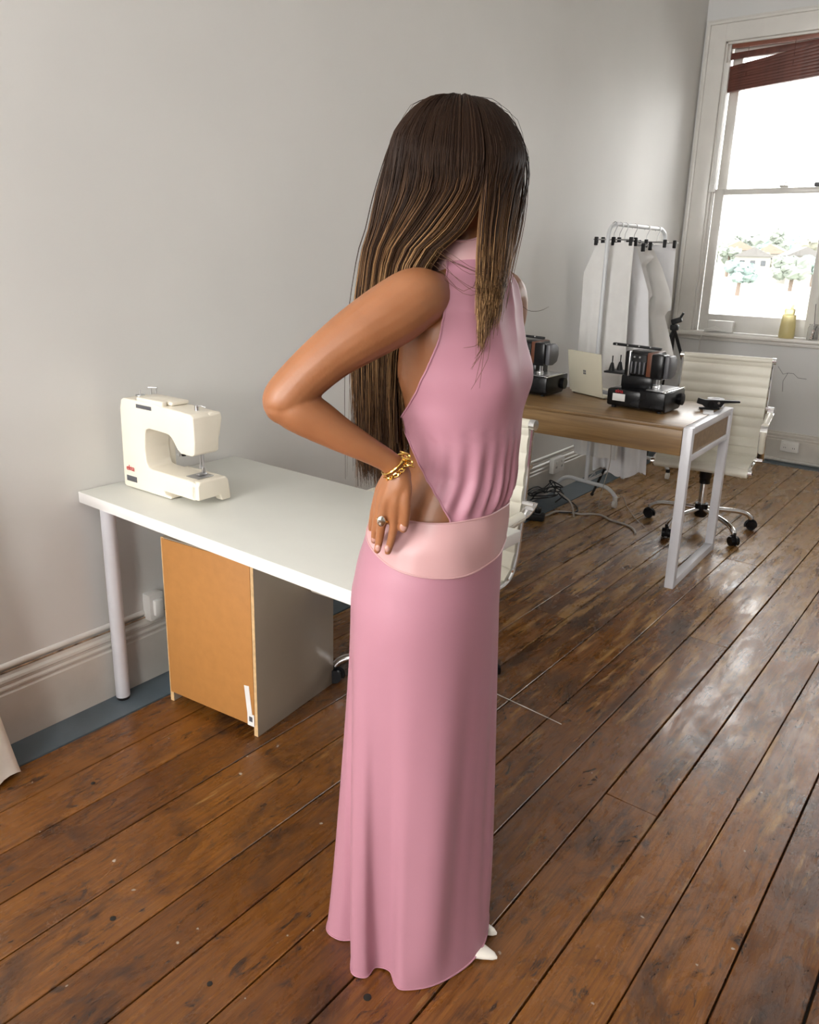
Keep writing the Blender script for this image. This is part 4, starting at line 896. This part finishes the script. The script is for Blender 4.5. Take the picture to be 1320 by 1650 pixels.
def hem_at(ang):     # ang decreasing from 10 to -350
    A_ = [h[0] for h in HEM] + [-350]
    for i in range(len(HEM)):
        if A_[i] >= ang >= A_[i + 1]:
            t = i + (A_[i] - ang) / (A_[i] - A_[i + 1]); return Vector([cat1([h[c_] for h in HEM], t) for c_ in (1, 2, 3)])
    return Vector(HEM[0][1:])
def ring_at(z, ang, off):
    # point of the torso ring in planar direction ang (degrees)
    ca, cb, w, d = table(TORSO, z); u = Vector((cos(radians(ang)), sin(radians(ang)))); cf, cl = u.dot(FW), u.dot(LF)
    r_ = 1 / sqrt((cf / (d + off)) ** 2 + (cl / (w + off)) ** 2); return Vector((ca, cb)) + u * r_
def band_lo(ang):   # lower edge of the waistband
    d = (ang + 75 + 180) % 360 - 180; return .972 - .024 * exp(-(d / 52.0) ** 2) + .042 * exp(-((((ang + 185) + 180) % 360 - 180) / 42.0) ** 2)
def band_hi(ang): return 1.046 + .006 * cos(radians(ang))
NC = 240; angs = [10 - 360 * k / NC for k in range(NC)]
R = []; ZH = .83
for i in range(9):
    t = i / 8; R.append([loc_(*ring_at(lerp(band_lo(a), ZH, t), a, .0085), lerp(band_lo(a), ZH, t)) for a in angs])
rows = 46
for i in range(1, rows + 1):
    t = i / rows; ring = []
    for a in angs:
        h = hem_at(a); p = ring_at(ZH, a, .0085); q = Vector((lerp(p.x, h.x, t), lerp(p.y, h.y, t)))
        c_ = Vector((lerp(.05, .04, t), 1.45)); n_ = (q - c_).normalized()
        f = .0085 * t * sin(radians(a) * 5 + 1.2) - .016 * t * (1 - .3 * t) * exp(-((a + 52) / 9) ** 2) + .007 * t * exp(-((a + 74) / 12) ** 2) - .012 * t * exp(-((a + 14) / 7) ** 2)
        q = q + n_ * f * (1 - t ** 5)
        ring.append(loc_(q.x, q.y, lerp(ZH, h.z, t)))
    R.append(ring)
m = MB(); m.rings(R, True, False); skirt = m.build('skirt', JERSEY, wo, ang=80); tag(skirt, 'long dusty pink jersey skirt')
m = MB(); m.tube([p for p in R[-1]], .0022, 6, closed=True); m.build('hem', JERSEY, skirt)
# ---- waistband (satin)
R = []
for i in range(13):
    t = i / 12; R.append([loc_(*ring_at(lerp(band_lo(a), band_hi(a), t), a, .0125 + .0018 * sin(pi * t) + .0012 * sin(radians(a) * 9 + 4 * t)), lerp(band_lo(a), band_hi(a), t)) for a in angs])
m = MB(); m.rings([[(p.x * .985 + 0, p.y * .985, p.z) for p in R[0]]] + R + [[loc_(*ring_at(band_hi(a), a, .0005), band_hi(a) - .003) for a in angs]], True, False); band = m.build('waistband', SATIN, wo, ang=80); tag(band, 'wide pale pink satin waistband')
m = MB(); m.tube(R[0], .0018, 6, closed=True); m.tube(R[-1], .0016, 6, closed=True); m.build('band_seam', SATIN, band)
# ---- bodice
EDGE = [(400, 722), (415, 722), (470, 718), (500, 717), (550, 708), (590, 690), (630, 672), (660, 655), (676, 645), (682, 646), (700, 655), (740, 672), (775, 690), (810, 710), (842, 728), (870, 740)]
def edge_x(py):
    for a, b in zip(EDGE, EDGE[1:]):
        if a[0] <= py <= b[0]: return lerp(a[1], b[1], (py - a[0]) / (b[0] - a[0]))
    return EDGE[0][1] if py < EDGE[0][0] else EDGE[-1][1]
def bod(z, t):
    off = .0085 + .004 * exp(-((z - 1.09) / .05) ** 2) * max(0, cos(t) * .6 + .5)
    lowz = max(0, min(1, (1.25 - z) / .19)); hiz = max(0, min(1, (z - 1.30) / .13)) * max(0, min(1, (1.49 - z) / .03))
    off += .0062 * lowz ** 1.5 * (sin(t * 27 + 2.2 * sin(t * 3.1)) + .5 * sin(t * 15 + 1)) * max(0, cos(t * .62))
    off += .0058 * hiz * (1 - abs(sin(t * 8.5 + .4))) * max(0, min(1, (t + .75) / .4)) * max(0, cos(t * .8))
    tuck = max(0, min(1, (z - 1.046) / .030)); tuck = tuck * tuck * (3 - 2 * tuck)
    off = lerp(.0095 + .0015 * sin(t * 27 + 2.2 * sin(t * 3.1)), off, tuck)
    return tpt(z, t, off)
def near_edge(z):
    prev = 0
    for s_ in range(0, 171):
        t = -radians(s_); v = bod(z, t); w = wpos(v.x + OA, v.y + OB, v.z); px, py = proj(w)
        if px < edge_x(py): return -radians(max(s_ - .5, 20))
    return -radians(150)
ZB = [lerp(1.044, 1.499, i / 70) for i in range(71)]; NT = 150; R = []; En = []
raw = [near_edge(z) for z in ZB]
for i in range(len(raw)):
    w_ = raw[max(0, i - 1):i + 2]; En.append(sum(w_) / len(w_))
for z, e in zip(ZB, En):
    far = min(-e, 1.9); R.append([bod(z, lerp(e, far, k / NT)) for k in range(NT + 1)])
m = MB(); m.rings(R, False, False); bd = m.build('bodice', JERSEY, wo, ang=80); tag(bd, 'draped dusty pink halter bodice gathered into the waistband')
m = MB(); m.tube([r_[0] for r_ in R], .0022, 6); m.tube([r_[-1] for r_ in R], .0022, 6); m.build('binding', JERSEY, bd)
# strap across the back where the near edge reaches furthest
iz = min(range(len(En)), key=lambda i: En[i]); zz = ZB[iz]
m = MB(); m.tube([tpt(zz, lerp(En[iz], -2 * pi + 1.9, k / 40), .006) for k in range(41)], .0032, 8); m.sphere(R[iz][0], .006, 10, 8); m.build('back_strap', JERSEY, bd)
# ---- collar (satin)
R = []
for i in range(10):
    t = i / 9; z = lerp(1.458, 1.524, t); rr_ = lerp(.078, .0615, t ** .6); ring = []
    for k_ in range(72):
        a = 2 * pi * k_ / 72; ring.append(loc_(.1045 - .007 * t + rr_ * 1.02 * cos(a), 1.451 + .004 * t + rr_ * sin(a), z + .010 * cos(a + .3) * t + .003 * sin(5 * a) * t))
    R.append(ring)
m = MB(); m.rings(R, True, False); cl = m.build('collar', SATIN, wo, ang=80); tag(cl, 'pale pink satin halter collar')
m = MB(); m.tube(R[-1], .0018, 6, closed=True); m.build('collar_seam', SATIN, cl)
# ---- shoes
for i, tp_ in enumerate(TIPS):
    tip = Vector(tp_); sd = Vector((-FD.y, FD.x)); m = MB(); R = []
    for (q, w, h0, h1) in ((0.0, .002, .004, .010), (.008, .009, .002, .017), (.03, .017, .0015, .024), (.06, .025, .0015, .031), (.09, .030, .004, .040), (.12, .031, .014, .056), (.15, .030, .036, .085), (.19, .028, .062, .108), (.225, .027, .074, .125), (.245, .018, .078, .128)):
        c_ = tip - FD * q; ring = []
        for k_ in range(20):
            a = 2 * pi * k_ / 20; y_ = cos(a) * w; z_ = (h0 + h1) / 2 + sin(a) * (h1 - h0) / 2 * (1 if sin(a) > 0 else 1); p = c_ + sd * y_; ring.append(loc_(p.x, p.y, z_))
        R.append(ring)
    m.rings(R, True, True); sh = m.build('heeled_shoe', SHOE, wo); tag(sh, 'pointed ivory heeled shoe')
    p = tip - FD * .232; m = MB(); m.tube([loc_(p.x, p.y, .08), loc_(p.x, p.y, .04), loc_(p.x, p.y, .001)], [.016, .008, .0065], 12); m.build('heel', SHOE, sh)
# ---- jewellery
wc = P3(636, 750, 1.277); wd = (P3(650, 775, 1.279) - P3(615, 737, 1.270)).normalized()
q = Vector((0, 0, 1)).rotation_difference(wd)
m = MB(); m.torus(wc - wd * .003, .0235, .0024, wd, 40, 8); tag(m.build('bangle', GOLD, wo), 'gold bangle')
m = MB(); nl = 26
for i in range(nl):
    a = 2 * pi * i / nl; c_ = wc + wd * .006 + q @ Vector((.0245 * cos(a), .0245 * sin(a), 0)); tg = q @ Vector((-sin(a), cos(a), 0)); nr = (q @ Vector((cos(a), sin(a), 0)))
    m.torus(c_, .0034, .0012, (nr + wd * (.55 if i % 2 else -.55)).normalized(), 10, 5, (1.25, .8))
tag(m.build('chain_bracelet', GOLD, wo), 'gold curb chain bracelet')
m = MB()
for i in range(5):
    a0 = P3(652 + i * 2.2, 730 + i * 5.0, 1.262 + .002 * i); m.torus(a0, .0058, .0018, (.3, -.9 if i % 2 else .2, .5 if i % 2 else .9), 14, 6, (1.2, .85))
tag(m.build('chunky_chain', GOLD, wo), 'chunky gold chain links at the wrist')
rc = P3(617, 838, 1.284); m = MB(); m.torus(rc, .0108, .0016, (.25, .25, 1), 24, 8); rg = m.build('ring', GOLD, wo)
m = MB(); m.sphere(rc + Vector((-.002, -.0125, .002)), (.0075, .003, .010), 14, 10); m.build('stone', SILVER, rg)

# ---- hair
rnd = random.Random(21)
CAPC = Vector((.078, 1.450, 1.630))
def cap(az, el, extra):
    # point over the skull in direction az (deg, 0 = image right, -90 = towards camera), elevation el
    a, e = radians(az), radians(el); rx, ry, rz_ = .106 + extra, .093 + extra, .119 + extra
    return CAPC + Vector((rx * cos(e) * cos(a), ry * cos(e) * sin(a), rz_ * sin(e)))
def hair_paths():
    out = []
    J = lambda s_: rnd.gauss(0, s_)
    def strand(az, lay, ends, light, e_end=-4.0):
        el0 = rnd.uniform(52, 89); pts = [cap(az, el0, lay * .5)]
        for j in range(1, 4): pts.append(cap(az, lerp(el0, e_end, j / 3), lay + .004 * j / 3))
        out.append((pts + ends, light))
    def V(*a): return Vector(a)
    # back and near-side curtain: u = 0 at the parting beside the cheek, 1 straight behind, 1..1.35 far side of the back
    for i in range(5200):
        u = rnd.random() ** .9 * 1.34; az = lerp(-72, -180, u); lay = rnd.random() * .015; o = V(J(.0035), J(.0035), 0) + V(-1, -.6, 0) * (lay - .007)
        v = min(1, u); w = max(0, u - 1) / .34
        m0 = V(CAPC.x + lerp(.112, .127, v) * cos(radians(az)), CAPC.y + .105 * sin(radians(az)), 1.600)
        m1 = V(lerp(.084, -.060, v ** .8), lerp(1.350, 1.455, v) + .10 * w, 1.540) + V(.04, 0, 0) * w + V(-.020, -.026, 0) * (4 * v * (1 - v))
        sh = V(lerp(.028, -.073, v ** .8), lerp(1.362, 1.462, v) + .10 * w, 1.482) + V(.025, 0, 0) * w + V(-.010, -.014, 0) * (4 * v * (1 - v))
        md = V(lerp(-.012, -.088, v), lerp(1.392, 1.468, v) + .09 * w, 1.33) + V(.05, 0, 0) * w
        en = V(lerp(-.004, -.078, v) + J(.006), lerp(1.408, 1.47, v) + .08 * w + J(.004), 1.135 + rnd.uniform(-.055, .09) + J(.012)) + V(.05, 0, 0) * w
        strand(az, lay, [m0 + o * .8, m1 + o, sh + o * 1.2, md + o * 1.4, en + o * 1.5], rnd.random(), lerp(6, 24, v))
    # front curtain falling beside the face onto the chest
    for i in range(2300):
        u = rnd.random(); az = lerp(-70, -20, u); lay = rnd.random() * .012; o = V(J(.0028), J(.0028), 0); lg_ = rnd.random()
        m0 = V(lerp(.116, .176, u), lerp(1.346, 1.400, u), 1.590); m1 = V(lerp(.113, .168, u), lerp(1.340, 1.388, u), 1.540); s1 = V(lerp(.112, .160, u), lerp(1.328, 1.362, u), 1.472)
        if lg_ < .3: ends = [m0 + o, m1 + o, V(lerp(.113, .158, u), lerp(1.326, 1.356, u), 1.472 + rnd.uniform(-.03, .03)) + o]
        else:
            z1 = lerp(1.445, 1.352, ((lg_ - .3) / .7) ** 1.3) + J(.006); k_ = max(.12, (z1 - 1.35) / .095)
            ends = [m0 + o, m1 + o, s1 + o, V(.133 + (u - .5) * .046 * k_ + J(.002) - .012 * (1 - k_), lerp(1.310, 1.324, u), z1) + o * .6]
        strand(az, lay, ends, .3 + .7 * rnd.random(), 10)
    # hair over the forehead, parted and swept to both sides of the face
    for i in range(900):
        az = rnd.uniform(-18, 80); near = az < 30; e0 = rnd.uniform(62, 89); lay = rnd.random() * .008; o = V(J(.0025), J(.0025), 0); tgt = rnd.uniform(-34, -18) if near else rnd.uniform(76, 96); pts = [cap(az, e0, lay * .5)]
        for j in range(1, 5): q = j / 4; pts.append(cap(lerp(az, tgt, q ** .8), lerp(e0, 16, q), lay + .003 * q))
        if near: pts += [V(.174, 1.402, 1.590) + o, V(.166, 1.388, 1.540) + o, V(.159, 1.362, 1.472 + J(.012)) + o, V(.146 + J(.003), 1.324, 1.425 + J(.02)) + o]
        else: pts += [V(.085, 1.560, 1.60) + o, V(.075, 1.566, 1.545) + o, V(.04, 1.568, 1.475) + o, V(.005, 1.566, 1.25 + J(.05)) + o]
        out.append((pts, .3 + .5 * rnd.random()))
    # far side
    for i in range(900):
        u = rnd.random(); az = lerp(72, 142, u); lay = rnd.random() * .01; m1 = V(lerp(.10, .0, u), lerp(1.562, 1.55, u), 1.545); s1 = V(lerp(.05, -.03, u) + J(.005), 1.568 + J(.005), 1.475); e1 = V(lerp(.0, -.03, u) + J(.01), 1.562 + J(.006), 1.17 + J(.04))
        strand(az, lay, [m1, s1, lerp(s1, e1, .5), e1], rnd.random())
    for i in range(22):   # golden wisps over the far shoulder
        o = V(J(.003), J(.005), 0); strand(rnd.uniform(-4, 6), .006, [V(.186, 1.44, 1.55) + o, V(.178, 1.50, 1.475) + o, V(.194 + J(.003), 1.525, 1.42 + J(.012))], .95)
    for i in range(14):   # fine strands in front of the cheek
        o = V(J(.004), J(.004), 0); strand(rnd.uniform(-8, 8), .010 + rnd.random() * .006, [V(.190, 1.43, 1.56) + o, V(.172, 1.40, 1.47) + o, V(.158, 1.36, 1.42 + J(.03)) + o], .7)
    # stray strands looping over the shoulder to the chest
    for i in range(9):
        a0 = V(.035 + J(.012), 1.345 + J(.004), 1.497 + J(.008)); out.append(([a0, a0 + V(.025, -.035, -.022 + J(.005)), a0 + V(.06, -.042, -.04 + J(.008)), a0 + V(.095 + J(.01), -.03, -.03 + J(.012))], .5))
    for i in range(9):
        a0 = V(.128 + J(.006), 1.306, 1.40 + J(.01)); out.append(([a0, a0 + V(-.002, -.006, -.04), a0 + V(-.02 + J(.005), -.008, -.08 + J(.012))], .55))
    out.append(([V(.20, 1.50, 1.425), V(.222, 1.50, 1.405), V(.245, 1.50, 1.404), V(.262, 1.50, 1.412)], .3))
    for i in range(46):   # flyaways
        az = rnd.uniform(-200, 10); e0 = rnd.uniform(25, 75); out.append(([cap(az, e0, .010), cap(az, e0 - 22, .018 + rnd.random() * .006), cap(az, e0 - 50, .016)], .1))
    for i in range(40):
        z = rnd.uniform(1.35, 1.6); a0 = V(-.055 - (1.6 - z) * .06, 1.45 + J(.02), z); out.append(([a0, a0 + V(-.012 - rnd.random() * .008, 0, -.05), a0 + V(-.010 + J(.006), 0, -.12)], .35))
    return out
hm = MB(); tone = []
for pts, light in hair_paths():
    L_ = [loc_(p.x, p.y, p.z) for p in catmull(pts, 3)]; n_ = len(L_); w0 = rnd.uniform(.0006, .00115) if len(pts) > 4 else .0004
    rs = [w0 * (1 if i < n_ * .7 else max(.2, 1 - (i / n_ - .7) / .3 * .8)) for i in range(n_)]
    hm.tube(L_, rs, 3, caps=False)
    lg = light ** 2.0
    for i in range(n_):
        z = L_[i].z; g_ = max(0, min(1, (1.665 - z) / .24)); t_ = .04 + .12 * light + g_ * (.15 + .85 * lg)
        if z < 1.38: t_ *= max(.5, 1 - (1.38 - z) * 1.9)
        tone += [t_] * 3
# inner volume so that no scalp shows through
R = []
for i in range(22):
    e = lerp(90, -18, i / 21); ring = []
    for k_ in range(56):
        az = -214 + (206 - 40 * (i / 21.0) ** 1.5) * k_ / 55; a, ee = radians(az), radians(e); ring.append(loc_(.078 + .100 * max(cos(ee), .01) * cos(a), 1.45 + .089 * max(cos(ee), .01) * sin(a), 1.63 + .116 * sin(ee)))
    R.append(ring)
hm.rings(R, False, False); tone += [.05] * (22 * 56)
R = []
for i in range(16):
    e = lerp(90, -20, i / 15); ring = []
    for k_ in range(40):
        az = 60 + 90 * k_ / 39; a, ee = radians(az), radians(e); ring.append(loc_(.078 + .100 * max(cos(ee), .01) * cos(a), 1.45 + .089 * max(cos(ee), .01) * sin(a), 1.63 + .116 * sin(ee)))
    R.append(ring)
hm.rings(R, False, False); tone += [.05] * (16 * 40)
R = []
for i in range(8):
    e = lerp(90, 56, i / 7); ring = []
    for k_ in range(24):
        az = -10 + 74 * k_ / 23; a, ee = radians(az), radians(e); ring.append(loc_(.078 + .100 * max(cos(ee), .01) * cos(a), 1.45 + .089 * max(cos(ee), .01) * sin(a), 1.63 + .116 * sin(ee)))
    R.append(ring)
hm.rings(R, False, False); tone += [.05] * (8 * 24)
# back sheet under the strands
R = []
for i in range(26):
    t = i / 25; ring = []; z = lerp(1.53, 1.17, t)
    for k_ in range(30):
        u = k_ / 29; a = lerp(-.02, -.045, min(1, t * 2)); x = lerp(lerp(.03, -.012, min(1, t * 1.6)), lerp(.0, -.03, t), u) - .028 * sin(pi * u) * (1 - .3 * t) - .02 * (1 - t); ring.append(loc_(x, lerp(1.385, 1.555, u), z))
    R.append(ring)
hm.rings(R, False, False); tone += [.16] * (26 * 30)
hm.tone = tone
me = bpy.data.meshes.new('hair'); me.from_pydata(hm.v, [], hm.f); me.update(); me.materials.append(HAIRM); me.polygons.foreach_set('use_smooth', [True] * len(me.polygons))
at = me.attributes.new('tone', 'FLOAT', 'POINT'); at.data.foreach_set('value', tone)
ho = bpy.data.objects.new('hair', me); COL.objects.link(ho); ho.parent = wo; tag(ho, 'long straight brown hair with caramel ends')
